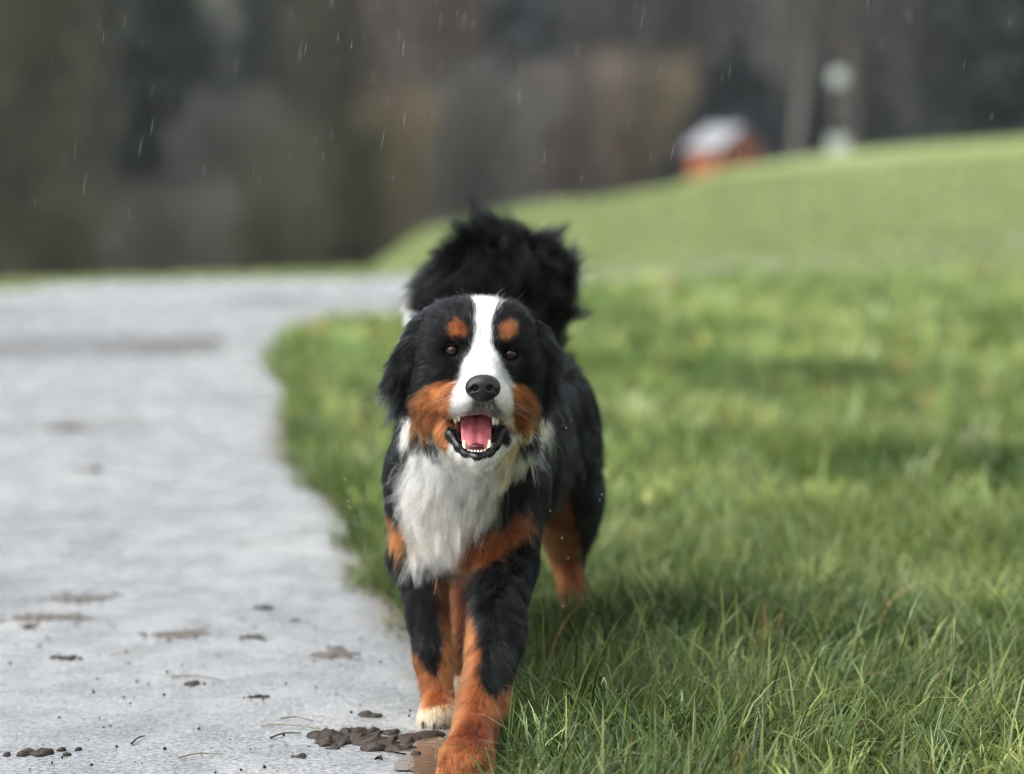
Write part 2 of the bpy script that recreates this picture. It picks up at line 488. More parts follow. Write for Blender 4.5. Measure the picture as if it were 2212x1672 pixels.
em, nt, b = new_mat('eye_ball')
b.inputs['Roughness'].default_value = 0.05
b.inputs['Specular IOR Level'].default_value = 0.38
at = N(nt, 'ShaderNodeAttribute', attribute_name='tint')
nt.links.new(at.outputs['Color'], b.inputs['Base Color'])
lidm, nt, b = new_mat('black_eyelid')
b.inputs['Base Color'].default_value = (0.002, 0.002, 0.002, 1)
b.inputs['Roughness'].default_value = 0.5
b.inputs['Specular IOR Level'].default_value = 0.06
for s, e in zip((-1, 1), EYES):
    V, F = uvsphere((0, 0, 0), (0.0122,) * 3, 48, 40)
    look = norm(np.array((0.06 * s * -1, 1.0, 0.03)))
    d = norm(V) @ look
    ang = np.degrees(np.arccos(np.clip(d, -1, 1)))
    rr = vnoise(V * 1.0, 900, 8) * 0.5 + 0.5
    iris = np.array((0.026, 0.0095, 0.004))[None] * (0.6 + 0.8 * rr[:, None])
    col = np.where((ang < 15)[:, None], np.array((0.002, 0.002, 0.002)), np.where((ang < 37)[:, None], iris, np.where((ang < 43)[:, None], np.array((0.008, 0.005, 0.004)), np.array((0.03, 0.02, 0.018)))))
    # the cornea bulges a little
    V = V * (1 + 0.05 * np.clip(1 - (ang / 36) ** 2, 0, 1))[:, None]
    W = np.array([hw(v + np.array(e) + np.array((0, -0.0008, 0))) for v in V])
    eye = part('eye', W, F, em, color=col)
    # lids: an almond of two soft rolls round the ball
    EF = Field(np.arange(-0.024, 0.0241, 0.0012), np.arange(-0.012, 0.024, 0.0012), np.arange(-0.02, 0.0201, 0.0012))
    pts = []
    n = 26
    for i in range(n):
        t = 2 * math.pi * i / n
        x = 0.0122 * math.cos(t)
        z = (0.0090 if math.sin(t) > 0 else 0.0078) * math.sin(t)
        z += -x * s * -0.10
        f = math.sqrt(max(0.0134 ** 2 - x * x - z * z, 0)) - 0.0008
        pts.append((x, f, z))
    for i in range(n):
        a, b2 = pts[i], pts[(i + 1) % n]
        EF.cap(a, b2, 0.0015, 0.0015, 0.0015)
        q = (a[0] * 1.15, a[1] - 0.0050, a[2] * 1.22)
        q2 = (b2[0] * 1.15, b2[1] - 0.0050, b2[2] * 1.22)
        EF.cap(q, q2, 0.0024, 0.0024, 0.003)
    for i in range(2, 12):                     # heavier upper lid, overhanging the ball
        a, b2 = pts[i], pts[(i + 1)]
        EF.cap((a[0], a[1] + 0.0022, a[2] + 0.0008), (b2[0], b2[1] + 0.0022, b2[2] + 0.0008), 0.0017, 0.0017, 0.002)
    V, F = EF.nets(1)
    part('eyelid', np.array([hw(v + np.array(e) + np.array((0, -0.0008, 0))) for v in V]), F, lidm)

# ------------------------------------------------------------------ mouth: black lower lip, palate, tongue, teeth
lipm, nt, b = new_mat('wet_black_lip')
b.inputs['Base Color'].default_value = (0.004, 0.0035, 0.004, 1)
b.inputs['Roughness'].default_value = 0.24
b.inputs['Specular IOR Level'].default_value = 0.3
bump(nt, b, 260, 0.25, 0.001)
g1, g2, g3 = np.arange(-0.10, 0.07, 0.0017), np.arange(-0.06, 0.10, 0.0017), np.arange(-0.21, -0.08, 0.0017)
LF = Field(g1, g2, g3)
LIP = [(-0.064, -0.040, -0.106, .004), (-0.0655, -0.003, -0.116, .0062), (-0.055, 0.036, -0.142, .0105), (-0.041, 0.053, -0.162, .0088), (-0.031, 0.060, -0.174, .0078), (-0.011, 0.067, -0.179, .0085),
       (0.009, 0.060, -0.173, .0078), (0.018, 0.053, -0.159, .0088), (0.029, 0.034, -0.137, .0105), (0.0385, -0.002, -0.118, .0062), (0.038, -0.040, -0.108, .004)]
for a, c in zip(LIP[:-1], LIP[1:]): LF.cap(a[:3], c[:3], a[3], c[3], 0.006)
# inner folds
LF.cap((-0.064, -0.016, -0.106), (-0.046, 0.036, -0.150), 0.010, 0.0065, 0.006)
LF.cap((-0.056, -0.016, -0.110), (-0.040, 0.036, -0.153), 0.006, 0.004, 0.004)
LF.cap((0.038, -0.016, -0.107), (0.021, 0.036, -0.148), 0.010, 0.0065, 0.006)
LF.cap((0.030, -0.016, -0.110), (0.015, 0.036, -0.152), 0.006, 0.004, 0.004)
V, F = LF.nets(7)
V[:, 2] += vnoise(V, 330, 21) * 0.0003
part('lower_lip', np.array([hw(v) for v in V]), F, lipm)

gumm, nt, b = new_mat('mouth_lining')
b.inputs['Base Color'].default_value = (0.10, 0.022, 0.026, 1)
b.inputs['Roughness'].default_value = 0.25
bump(nt, b, 180, 0.5, 0.002)
GF = Field(g1, g2, np.arange(-0.20, -0.08, 0.0017))
GF.ell((-0.012, 0.018, -0.160), (0.026, 0.048, 0.009), 0.006)
for a, c in (((-0.040, 0.0, -0.140), (-0.030, 0.050, -0.1685)), ((-0.030, 0.050, -0.1685), (-0.011, 0.061, -0.1725)), ((-0.011, 0.061, -0.1725), (0.008, 0.050, -0.1675)), ((0.008, 0.050, -0.1675), (0.017, 0.0, -0.138))):
    GF.cap(a, c, 0.0052, 0.0052, 0.005)
V, F = GF.nets(2)
part('gum', np.array([hw(v) for v in V]), F, gumm)

tongm, nt, b = new_mat('tongue')
b.inputs['Roughness'].default_value = 0.33
b.inputs['Subsurface Weight'].default_value = 0.25
b.inputs['Subsurface Radius'].default_value = (0.01, 0.003, 0.002)
tc = N(nt, 'ShaderNodeTexCoord')
no = N(nt, 'ShaderNodeTexNoise', Scale=70.0, Detail=5.0)
nt.links.new(tc.outputs['Object'], no.inputs['Vector'])
r_ = ramp(nt, no.outputs[0], [(0.35, (0.40, 0.085, 0.11)), (0.65, (0.58, 0.17, 0.20))])
nt.links.new(r_.outputs[0], b.inputs['Base Color'])
no2 = N(nt, 'ShaderNodeTexNoise', Scale=900.0, Detail=3.0)
nt.links.new(tc.outputs['Object'], no2.inputs['Vector'])
bp = N(nt, 'ShaderNodeBump', Strength=0.5, Distance=0.0012)
nt.links.new(no2.outputs[0], bp.inputs['Height']); nt.links.new(bp.outputs[0], b.inputs['Normal'])
nu, nv = 36, 26
cl = np.array([(-0.014, -0.045, -0.118), (-0.014, -0.020, -0.108), (-0.0135, 0.010, -0.116), (-0.013, 0.035, -0.138), (-0.012, 0.052, -0.160), (-0.0115, 0.0545, -0.167)])
tt = np.linspace(0, 1, len(cl))
P = []
for j in range(nv + 1):
    v = j / nv
    c = np.array([np.interp(v, tt, cl[:, a]) for a in range(3)])
    c2 = np.array([np.interp(min(v + .05, 1.0), tt, cl[:, a]) for a in range(3)]); c1 = np.array([np.interp(max(v - .05, 0), tt, cl[:, a]) for a in range(3)])
    T = norm(c2 - c1); up = norm(np.cross(np.array((1.0, 0, 0)), T)); up = up if up[1] > 0 else -up
    w = 0.0275 * (1 - 0.10 * v) * (1 - 0.5 * max(0, (v - 0.86) / 0.14) ** 2.2) * (1 - 0.6 * max(0, (0.1 - v) / 0.1) ** 2)
    th = 0.0065 * (1 - 0.6 * max(0, (v - 0.85) / 0.15) ** 2)
    for i in range(nu):
        a = 2 * math.pi * i / nu
        x = math.cos(a); y = math.sin(a)
        off = np.array((x * w, 0, 0)) + up * (y * th)
        if y > 0:
            off += up * (0.0030 * abs(x) ** 1.5 - 0.0042 * math.exp(-(x / 0.10) ** 2) * min(1, v * 3))
            off += up * (0.0008 * math.sin(x * 9 + v * 6) )
        P.append(c + off)
Fq = [(j * nu + i, j * nu + (i + 1) % nu, (j + 1) * nu + (i + 1) % nu, (j + 1) * nu + i) for j in range(nv) for i in range(nu)]
P.append(np.mean(P[:nu], axis=0)); P.append(np.mean(P[nv * nu:(nv + 1) * nu], axis=0))
e0, e1 = len(P) - 2, len(P) - 1
Fq += [(i, e0, e0, (i + 1) % nu) if False else (e0, i, (i + 1) % nu, e0) for i in range(0)]
for i in range(0, nu, 2):
    Fq.append((e0, (i + 2) % nu, (i + 1) % nu, i))
    Fq.append((e1, nv * nu + i, nv * nu + (i + 1) % nu, nv * nu + (i + 2) % nu))
part('tongue', np.array([hw(p) for p in P]), Fq, tongm)

toothm, nt, b = new_mat('tooth_enamel')
b.inputs['Base Color'].default_value = (0.78, 0.72, 0.60, 1)
b.inputs['Roughness'].default_value = 0.22
b.inputs['Subsurface Weight'].default_value = 0.2
b.inputs['Subsurface Radius'].default_value = (0.003, 0.002, 0.0015)
def tooth(base, tip, r, flat=1.0, blunt=0.35, curve=0.0):
    base = np.array(base, float); tip = np.array(tip, float)
    ax = tip - base; L = np.linalg.norm(ax); ax /= L
    s = norm(np.cross(ax, np.array((0, 1.0, 0.1)))); f = np.cross(s, ax)
    nr, nh = 12, 8
    P = []
    for j in range(nh + 1):
        t = j / nh
        rad = r * math.sqrt(max(1 - t ** 2.2, 0)) * (1 - blunt * 0.3 * t) + 1e-5
        for i in range(nr):
            a = 2 * math.pi * i / nr
            P.append(base + ax * (t * L) + s * (math.cos(a) * rad + curve * t * t) + f * (math.sin(a) * rad * flat))
    Fq = [(j * nr + i, j * nr + (i + 1) % nr, (j + 1) * nr + (i + 1) % nr, (j + 1) * nr + i) for j in range(nh) for i in range(nr)]
    part('tooth', np.array([hw(p) for p in P]), Fq, toothm)
tooth((-0.0330, 0.059, -0.1660), (-0.0340, 0.060, -0.1480), 0.0042, 0.9, curve=-0.001)
tooth((0.0090, 0.059, -0.1660), (0.0105, 0.060, -0.1480), 0.0042, 0.9, curve=0.001)
tooth((-0.0425, 0.046, -0.101), (-0.0415, 0.046, -0.1190), 0.0036, 0.9)
tooth((0.0175, 0.050, -0.104), (0.0160, 0.050, -0.1250), 0.0040, 0.9)
for i, (x, w) in enumerate(((-0.0265, .0030), (-0.0205, .0028), (-0.0148, .0026), (-0.0095, .0026), (-0.0040, .0028), (0.0020, .0030))):
    bow = (x + 0.012) ** 2 * 9
    tooth((x, 0.0635 - bow * 1.2, -0.1725), (x, 0.066 - bow * 1.2, -0.1650 + bow * 0.3), w, 0.8, 0.1)
for (x, f, z, h, w) in ((0.0225, 0.028, -0.112, 0.014, .0052), (0.0240, 0.012, -0.114, 0.013, .0058), (-0.047, 0.026, -0.111, 0.012, .0046)):
    tooth((x, f, z + 0.004), (x - 0.001, f, z - h), w, 0.8, 0.2)
for (x, f, z, h, w) in ((-0.041, 0.030, -0.156, 0.010, .0038), (0.0175, 0.030, -0.154, 0.010, .0040), (0.022, 0.012, -0.143, 0.012, .0045)):
    tooth((x, f, z - 0.003), (x, f + 0.002, z + h), w, 0.8, 0.2)

clawm, nt, b = new_mat('dark_claw')
b.inputs['Base Color'].default_value = (0.02, 0.016, 0.013, 1); b.inputs['Roughness'].default_value = 0.35
for (px, py, pz, w) in ((-0.130, 4.207, 0.020, 0.0155), (-0.074, 3.845, 0.024, 0.020), (0.138, 5.0, 0.02, 0.016), (-0.094, 4.375, 0.019, 0.014)):
    for i in range(4):
        t = i - 1.5
        b0 = np.array((px + t * w * 1.22, py - 0.010 + abs(t) * 0.010, pz - 0.002))
        V, F = [], []
        for j in range(6):
            q = j / 5
            c = b0 + np.array((0, -0.020 * q, -0.012 * q * q)); rr = w * 0.20 * (1 - q) ** 0.6 + 1e-4
            for k in range(8): V.append(c + np.array((math.cos(k * math.pi / 4) * rr, 0, math.sin(k * math.pi / 4) * rr * 1.3)))
        for j in range(5):
            for k in range(8): F.append((j * 8 + k, j * 8 + (k + 1) % 8, (j + 1) * 8 + (k + 1) % 8, (j + 1) * 8 + k))
        part('claw', V, F, clawm)

# ------------------------------------------------------------------ ears (hanging flaps)
EARL = [(-0.078, -0.085, 0.058, .022), (-0.100, -0.078, 0.034, .025), (-0.116, -0.070, 0.0, .026), (-0.123, -0.066, -0.036, .024), (-0.122, -0.062, -0.062, .015)]
EARR = [(0.060, -0.085, 0.050, .022), (0.082, -0.078, 0.030, .024), (0.096, -0.070, 0.000, .025), (0.099, -0.064, -0.034, .023), (0.095, -0.060, -0.056, .015)]
ears = []
for E_ in (EARL, EARR):
    xx = [e[0] for e in E_]
    gx = np.arange(min(xx) - 0.04, max(xx) + 0.04, 0.003)
    ef = Field(gx, np.arange(-0.10 * 2.2, 0.0, 0.003), np.arange(-0.11, 0.10, 0.003))
    for a, c in zip(E_[:-1], E_[1:]):
        ef.cap((a[0], a[1] * 2.2, a[2]), (c[0], c[1] * 2.2, c[2]), a[3], c[3], 0.012)
    V, F = ef.nets(2)
    V[:, 1] /= 2.2                                   # flatten the flap front to back
    W = np.array([hw(v) for v in V])
    Nn = vnormals(W, F)
    cc = np.tile(BLACK, (len(W), 1))
    o = part('ear', W, F, skin_m, color=cc)
    ears.append((o, W, F, Nn))
# ------------------------------------------------------------------ fur: real strands grown on the skin
def sample(V, F, n, wfun):
    T = np.concatenate([F[:, [0, 1, 2]], F[:, [0, 2, 3]]])
    a, b, c = V[T[:, 0]], V[T[:, 1]], V[T[:, 2]]
    cr = np.cross(b - a, c - a); ar = np.linalg.norm(cr, axis=1) * 0.5
    fn = cr / np.maximum(2 * ar[:, None], 1e-12)
    w = ar * wfun((a + b + c) / 3, fn)
    w /= w.sum()
    i = rng.choice(len(T), size=n, p=w)
    u = rng.random(n); v = rng.random(n); s = u + v > 1
    u[s] = 1 - u[s]; v[s] = 1 - v[s]
    P = a[i] + (b - a)[i] * u[:, None] + (c - a)[i] * v[:, None]
    VN = sample.N
    t = T[i]
    Nn = norm(VN[t[:, 0]] * (1 - u - v)[:, None] + VN[t[:, 1]] * u[:, None] + VN[t[:, 2]] * v[:, None])
    return P, Nn

def ctrl_interp(P, ctrl):
    C = np.array([c[:3] for c in ctrl]); Dv = norm(np.array([c[3:6] for c in ctrl], float)); L = np.array([c[6] for c in ctrl]); li = np.array([c[7] for c in ctrl])
    W = np.zeros((len(P), len(C)))
    for k in range(len(C)): W[:, k] = 1.0 / (((P - C[k]) ** 2).sum(1) + 1e-5) ** 2
    W /= W.sum(1, keepdims=True)
    return norm(W @ Dv), W @ L, W @ li

def hair_mat(name, rough=0.42):
    m, nt, b = new_mat(name)
    nt.nodes.remove(b)
    h = nt.nodes.new('ShaderNodeBsdfHairPrincipled')
    h.model = 'CHIANG'
    h.parametrization = 'COLOR'
    h.inputs['Roughness'].default_value = rough
    h.inputs['Radial Roughness'].default_value = 0.55
    h.inputs['Coat'].default_value = 0.0
    a = N(nt, 'ShaderNodeAttribute', attribute_name='tint')
    nt.links.new(a.outputs['Color'], h.inputs['Color'])
    bw = N(nt, 'ShaderNodeRGBToBW'); nt.links.new(a.outputs['Color'], bw.inputs[0])
    mr = N(nt, 'ShaderNodeMapRange'); mr.inputs['From Min'].default_value = 0.004; mr.inputs['From Max'].default_value = 0.06
    mr.inputs['To Min'].default_value = 1.23; mr.inputs['To Max'].default_value = 1.48        # pigment-rich wet hair has the weaker surface gloss
    nt.links.new(bw.outputs[0], mr.inputs['Value']); nt.links.new(mr.outputs[0], h.inputs['IOR'])
    nt.links.new(h.outputs[0], nt.nodes['Material Output'].inputs['Surface'])
    return m

HAIRM = hair_mat('dog_fur')
def sdf(Q):
    out = np.empty(len(Q), dtype=np.float32); fr = []; ii = []
    for a, ax in enumerate((D.xs, D.ys, D.zs)):
        i = np.clip(np.searchsorted(ax, Q[:, a]) - 1, 0, len(ax) - 2)
        ii.append(i); fr.append(np.clip((Q[:, a] - ax[i]) / (ax[i + 1] - ax[i]), 0, 1))
    out[:] = 0
    for a in (0, 1):
        for b_ in (0, 1):
            for c in (0, 1):
                w = (fr[0] if a else 1 - fr[0]) * (fr[1] if b_ else 1 - fr[1]) * (fr[2] if c else 1 - fr[2])
                out += w * D.v[ii[0] + a, ii[1] + b_, ii[2] + c]
    return out
def push_out(pts, clear):
    """keep the strands outside the skin"""
    n, K, _ = pts.shape
    for k in range(1, K):
        Q = pts[:, k]
        for _ in range(2):
            d = sdf(Q); m = d < clear * k / (K - 1) + 0.0004
            if not m.any(): break
            q = Q[m]; e = 0.004
            g = np.stack([sdf(q + np.eye(3)[a] * e) - sdf(q - np.eye(3)[a] * e) for a in range(3)], 1)
            Q[m] = q + norm(g) * (clear * k / (K - 1) + 0.0008 - d[m])[:, None]
        pts[:, k] = Q
    return pts
def make_curves(name, PTS, RAD, COLR, mat, parent, off):
    n, k, _ = PTS.shape
    cu = bpy.data.hair_curves.new(name)
    cu.add_curves([k] * n)
    cu.attributes['position'].data.foreach_set('vector', (PTS - off).astype(np.float32).ravel())
    ra = cu.attributes.get('radius') or cu.attributes.new('radius', 'FLOAT', 'POINT')
    ra.data.foreach_set('value', RAD.astype(np.float32).ravel())
    ca = cu.attributes.new('tint', 'FLOAT_COLOR', 'CURVE')
    c4 = np.ones((n, 4), dtype=np.float32); c4[:, :3] = COLR
    ca.data.foreach_set('color', c4.ravel())
    cu.materials.append(mat)
    o = bpy.data.objects.new(name, cu)
    link(o, parent)
    return o

def grow(P, Nn, dirn, L, lift, K=7, clump=0.6, nclump=20, wave=0.25, wfreq=60, curl=0.12, grav=0.25, r0=0.0004, seed=1, lenvar=0.3, coarse=0.35, clear=0.0):
    n = len(P)
    r = np.random.default_rng(seed)
    L = L * (1 + lenvar * (r.random(n) * 2 - 1.2))
    T = norm(dirn - (dirn * Nn).sum(1, keepdims=True) * Nn + 1e-6)
    w1 = np.stack([vnoise(P, wfreq, seed + i) for i in range(3)], 1)
    T = norm(T + w1 * wave)
    d0 = norm(T * (1 - lift[:, None]) + Nn * lift[:, None] + r.normal(size=(n, 3)) * curl * 0.6)
    d1 = norm(dirn * 0.6 + T * 0.6 + np.array((0, 0, -1.0)) * grav + w1 * wave * 0.6 + r.normal(size=(n, 3)) * curl)
    pts = np.zeros((n, K, 3)); pts[:, 0] = P - Nn * 0.0005
    st = (L / (K - 1))[:, None]
    ph = r.uniform(0, 6.28, n)
    side = norm(np.cross(d0, Nn) + 1e-6)
    for k in range(1, K):
        t = k / (K - 1)
        d = norm(d0 * (1 - t) + d1 * t)
        wv = side * (np.sin(ph + t * 7)[:, None] * 0.18)
        pts[:, k] = pts[:, k - 1] + (d + wv * min(1, L.mean() / 0.04)) * st
    # clumps, fine then coarse
    cid = None
    for (ratio, amt, pw) in ((nclump, clump, 1.3), (nclump * 9, coarse, 1.8)):
        m = max(n // ratio, 8)
        gi = r.choice(n, m, replace=False)
        kd = kdtree.KDTree(m)
        for q, i in enumerate(gi): kd.insert(P[i], q)
        kd.balance()
        near = np.fromiter((kd.find(p)[1] for p in P), dtype=np.int64, count=n)
        G = gi[near]
        cid = near if cid is None else (cid, near)
        ok = (np.linalg.norm(P - P[G], axis=1) < 0.03) & ((Nn * Nn[G]).sum(1) > 0.3)
        base = pts[G]
        off = (P - P[G])[:, None, :] * 0.25
        tt = (np.linspace(0, 1, K) ** pw)[None, :, None] * amt * ok[:, None, None] * r.uniform(0.6, 1.15, n)[:, None, None]
        Ls = (L / np.maximum(L[G], 1e-4))[:, None, None]
        tgt = P[G][:, None, :] + (base - P[G][:, None, :]) * np.clip(Ls, 0.6, 1.3) + off
        pts = pts * (1 - tt) + tgt * tt
    if clear: pts = push_out(pts, clear)
    rad = r0 * (r.uniform(0.7, 1.2, n))[:, None] * np.interp(np.linspace(0, 1, K), [0, 0.5, 1], [1, 0.85, 0.15])[None]
    return pts, rad, cid

def clump_tone(col, cls, cid, seed):
    r = np.random.default_rng(seed)
    t = r.random(cid[0].max() + 1)[cid[0]] * 0.5 + r.random(cid[1].max() + 1)[cid[1]] * 0.5
    t = np.clip((t - 0.5) * 1.5 + 0.5, 0, 1)
    g = np.where(cls == 0, 0.4 + 3.0 * t ** 3, np.where(cls == 1, 0.74 + 0.36 * t, 0.50 + 0.85 * t))
    return np.clip(col * g[:, None], 0.0015, 0.9)

def fur_col(cls, P, seed):
    r = np.random.default_rng(seed)
    c = CT[cls].copy()
    n = len(P)
    v = r.uniform(0.75, 1.2, n) * (1 + 0.18 * vnoise(P, 60, seed + 5))
    c *= v[:, None]
    m = cls == 2                      # rust: deeper and lighter strands
    t = np.clip(vnoise(P, 45, seed + 6) * 0.5 + 0.5 + r.normal(size=n) * 0.25, 0, 1)[:, None]
    c[m] = (np.array((0.085, 0.020, 0.006)) * (1 - t) + np.array((0.27, 0.067, 0.013)) * t)[m] * v[m][:, None]
    m = cls == 1
    stain = np.clip(vnoise(P, 26, seed + 9) * 0.8 + 0.30 - 2.5 * np.abs(P[:, 0] + 0.07) + r.normal(size=n) * 0.2, 0, 1)[:, None] * (P[:, 2] < 0.545)[:, None] * (P[:, 2] > 0.33)[:, None]
    c[m] = (c * (1 - stain) + np.array((0.44, 0.29, 0.15)) * stain)[m]
    low = (cls == 1) & (P[:, 2] < 0.56)
    c[low] *= np.array((1.06, 0.97, 0.84))
    m = cls == 6
    g = r.random(n) < 0.45
    c[m & g] = WHITE * 0.8; c[m & ~g] = np.array((0.02, 0.02, 0.022))
    m = (cls == 0) & (r.random(n) < 0.012)
    c[m] *= 5
    return np.clip(c, 0.002, 0.9)

# direction (world), length and lift at places on the coat
def H(l, d, L, lift):
    p = hw(l); dd = np.array(d, float) @ HM
    return (*p, *dd, L, lift)
HEADC = [
    H((0, 0.11, -0.030), (0, -1, 0.5), 0.007, 0.10), H((-0.03, 0.08, -0.05), (-0.6, -1, 0.2), 0.008, 0.10), H((0.03, 0.08, -0.05), (0.6, -1, 0.2), 0.008, 0.10),
    H((-0.035, 0.08, -0.09), (-0.6, -1.0, -0.3), 0.006, 0.12), H((0.030, 0.08, -0.09), (0.6, -1.0, -0.3), 0.006, 0.12), H((0, 0.10, -0.10), (0, -0.3, -1), 0.007, 0.15),
    H((0, 0.04, -0.01), (0, -0.9, 0.9), 0.010, 0.12), H((0, 0.0, 0.03), (0, -0.4, 1), 0.013, 0.15), H((-0.01, -0.03, 0.07), (0, -0.7, 1), 0.016, 0.18), H((-0.01, -0.10, 0.09), (0, -1, 0.3), 0.022, 0.2),
    H((-0.045, 0.01, 0.030), (-0.5, -0.4, 0.9), 0.013, 0.12), H((0.035, 0.01, 0.027), (0.5, -0.4, 0.9), 0.013, 0.12),
    H((-0.05, -0.03, 0.065), (-0.7, -0.7, 0.6), 0.028, 0.24), H((0.04, -0.03, 0.062), (0.7, -0.7, 0.6), 0.028, 0.24),
    H((-0.075, -0.02, 0.02), (-1, -0.6, 0.2), 0.016, 0.10), H((0.065, -0.02, 0.02), (1, -0.6, 0.2), 0.016, 0.10),
    H((-0.055, 0.0, -0.03), (-0.9, -0.7, -0.25), 0.011, 0.10), H((0.045, 0.0, -0.03), (0.9, -0.7, -0.25), 0.011, 0.10),
    H((-0.09, -0.04, -0.03), (-1, -0.8, -0.5), 0.022, 0.15), H((0.08, -0.04, -0.03), (1, -0.8, -0.5), 0.022, 0.15),
    H((-0.06, 0.02, -0.07), (-0.9, -0.6, -0.3), 0.012, 0.10), H((0.045, 0.02, -0.07), (0.9, -0.6, -0.3), 0.012, 0.10),
    H((-0.10, -0.02, -0.08), (-0.7, -0.5, -0.9), 0.030, 0.18), H((0.08, -0.02, -0.08), (0.7, -0.5, -0.9), 0.028, 0.18),
    H((-0.10, -0.03, -0.12), (-0.4, -0.3, -1), 0.040, 0.26), H((0.08, -0.03, -0.12), (0.7, -0.3, -1), 0.045, 0.28),
    H((-0.075, 0.01, -0.135), (-0.4, -0.3, -1), 0.020, 0.12), H((0.045, 0.01, -0.13), (0.4, -0.3, -1), 0.020, 0.12),
    H((-0.011, 0.065, -0.195), (0, 0.1, -1), 0.009, 0.2), H((-0.045, 0.045, -0.18), (-0.3, -0.4, -1), 0.008, 0.15), H((0.02, 0.045, -0.178), (0.3, -0.4, -1), 0.008, 0.15),
    H((-0.011, 0.02, -0.205), (0, 0.1, -1), 0.018, 0.3), H((-0.01, -0.18, 0.03), (0, -1, -0.5), 0.04, 0.25)]
BODYC = [
    (-0.06, 4.30, 0.50, 0.0, -0.25, -1, 0.060, 0.22), (-0.14, 4.32, 0.52, -0.35, -0.1, -1, 0.055, 0.22), (0.02, 4.34, 0.52, 0.35, -0.1, -1, 0.060, 0.22),
    (-0.10, 4.30, 0.42, -0.05, -0.1, -1, 0.060, 0.32), (-0.16, 4.34, 0.44, -0.5, 0.0, -0.8, 0.055, 0.30), (-0.03, 4.33, 0.43, -0.10, -0.1, -1, 0.055, 0.32),
    (-0.12, 4.31, 0.34, 0.1, -0.1, -1, 0.060, 0.34), (-0.17, 4.36, 0.33, 0.0, -0.1, -1, 0.060, 0.30), (-0.07, 4.34, 0.31, -0.35, -0.1, -0.9, 0.050, 0.34),
    (-0.19, 4.42, 0.46, -0.25, 0.6, -0.8, 0.038, 0.12), (-0.19, 4.42, 0.38, -0.1, 0.3, -1, 0.034, 0.12), (0.04, 4.40, 0.44, -0.2, 0.2, -1, 0.045, 0.15), (0.05, 4.42, 0.36, -0.55, 0.1, -1, 0.042, 0.15),
    (-0.02, 4.34, 0.36, -0.7, 0.0, -0.9, 0.040, 0.12), (0.02, 4.34, 0.31, -0.5, 0.0, -1, 0.032, 0.15), (-0.16, 4.55, 0.58, -0.4, 0.9, -0.3, 0.055, 0.2), (0.02, 4.5, 0.60, 0.4, 0.9, -0.3, 0.055, 0.2),
    # front legs
    (-0.175, 4.40, 0.24, 0.0, 0.1, -1, 0.017, 0.08), (-0.15, 4.32, 0.14, 0.0, 0.1, -1, 0.014, 0.08), (-0.14, 4.26, 0.06, 0.0, -0.2, -1, 0.014, 0.10), (-0.13, 4.20, 0.03, 0.0, -0.6, -0.8, 0.012, 0.08),
    (-0.16, 4.46, 0.22, 0.0, 0.5, -1, 0.038, 0.25), (-0.13, 4.36, 0.10, 0.0, 0.5, -1, 0.028, 0.22),
    (-0.02, 4.32, 0.24, -0.10, 0.0, -1, 0.020, 0.08), (-0.03, 4.15, 0.15, -0.15, -0.1, -1, 0.017, 0.08), (-0.05, 4.00, 0.08, -0.2, -0.5, -1, 0.018, 0.08), (-0.07, 3.87, 0.06, -0.2, -0.8, -0.7, 0.014, 0.08), (-0.07, 3.83, 0.02, 0, -0.6, -0.8, 0.012, 0.08),
    (0.0, 4.42, 0.22, 0.25, 0.6, -1, 0.045, 0.3), (0.0, 4.15, 0.11, 0.4, 0.4, -1, 0.030, 0.22), (-0.02, 4.05, 0.05, 0.4, 0.3, -1, 0.024, 0.2),
    # body sides and back
    (-0.15, 4.75, 0.50, -0.2, 1, -0.5, 0.035, 0.12), (0.12, 4.75, 0.52, 0.2, 1, -0.5, 0.035, 0.15), (0.13, 4.80, 0.40, 0.1, 0.6, -1, 0.038, 0.18), (0.0, 4.8, 0.28, 0.1, 0.3, -1, 0.05, 0.3),
    (-0.12, 4.75, 0.33, 0, 0.4, -1, 0.045, 0.2), (0.0, 4.7, 0.63, 0, 1, 0.0, 0.03, 0.12), (0.04, 5.0, 0.63, 0, 1, 0.0, 0.035, 0.15), (0.17, 5.03, 0.46, 0.15, 0.6, -1, 0.040, 0.18),
    (0.17, 5.05, 0.32, 0.15, 0.4, -1, 0.035, 0.18), (0.06, 5.22, 0.45, 0, 0.6, -1, 0.07, 0.3), (0.13, 5.18, 0.27, 0.1, 0.7, -1, 0.06, 0.3), (-0.07, 5.0, 0.4, -0.1, 0.6, -1, 0.035, 0.15),
    (0.11, 4.95, 0.28, -0.05, -0.1, -1, 0.018, 0.08), (0.12, 5.13, 0.14, 0, 0, -1, 0.014, 0.08), (0.135, 5.03, 0.04, 0, -0.6, -0.8, 0.012, 0.08),
    (-0.07, 4.72, 0.22, 0, 0, -1, 0.016, 0.08), (-0.09, 4.5, 0.1, 0, 0, -1, 0.014, 0.08), (-0.095, 4.38, 0.03, 0, -0.6, -0.8, 0.012, 0.08)]
TC = np.array([t[:3] for t in TAIL])
for i, t in enumerate(TAIL):
    a = TC[max(i - 1, 0)]; b_ = TC[min(i + 1, len(TAIL) - 1)]
    td = norm(b_ - a)
    # feathering streams towards the tip; on the rising right side it fans outward
    BODYC.append((t[0], t[1], t[2], td[0] * 1.0 + (0.22 if i < 3 else 0.0), td[1] - 0.2, td[2] * 1.0 + 0.25 * (i < 3), (0.06, 0.072, 0.085, 0.105, 0.115, 0.10, 0.06, 0.05)[i], 0.40))

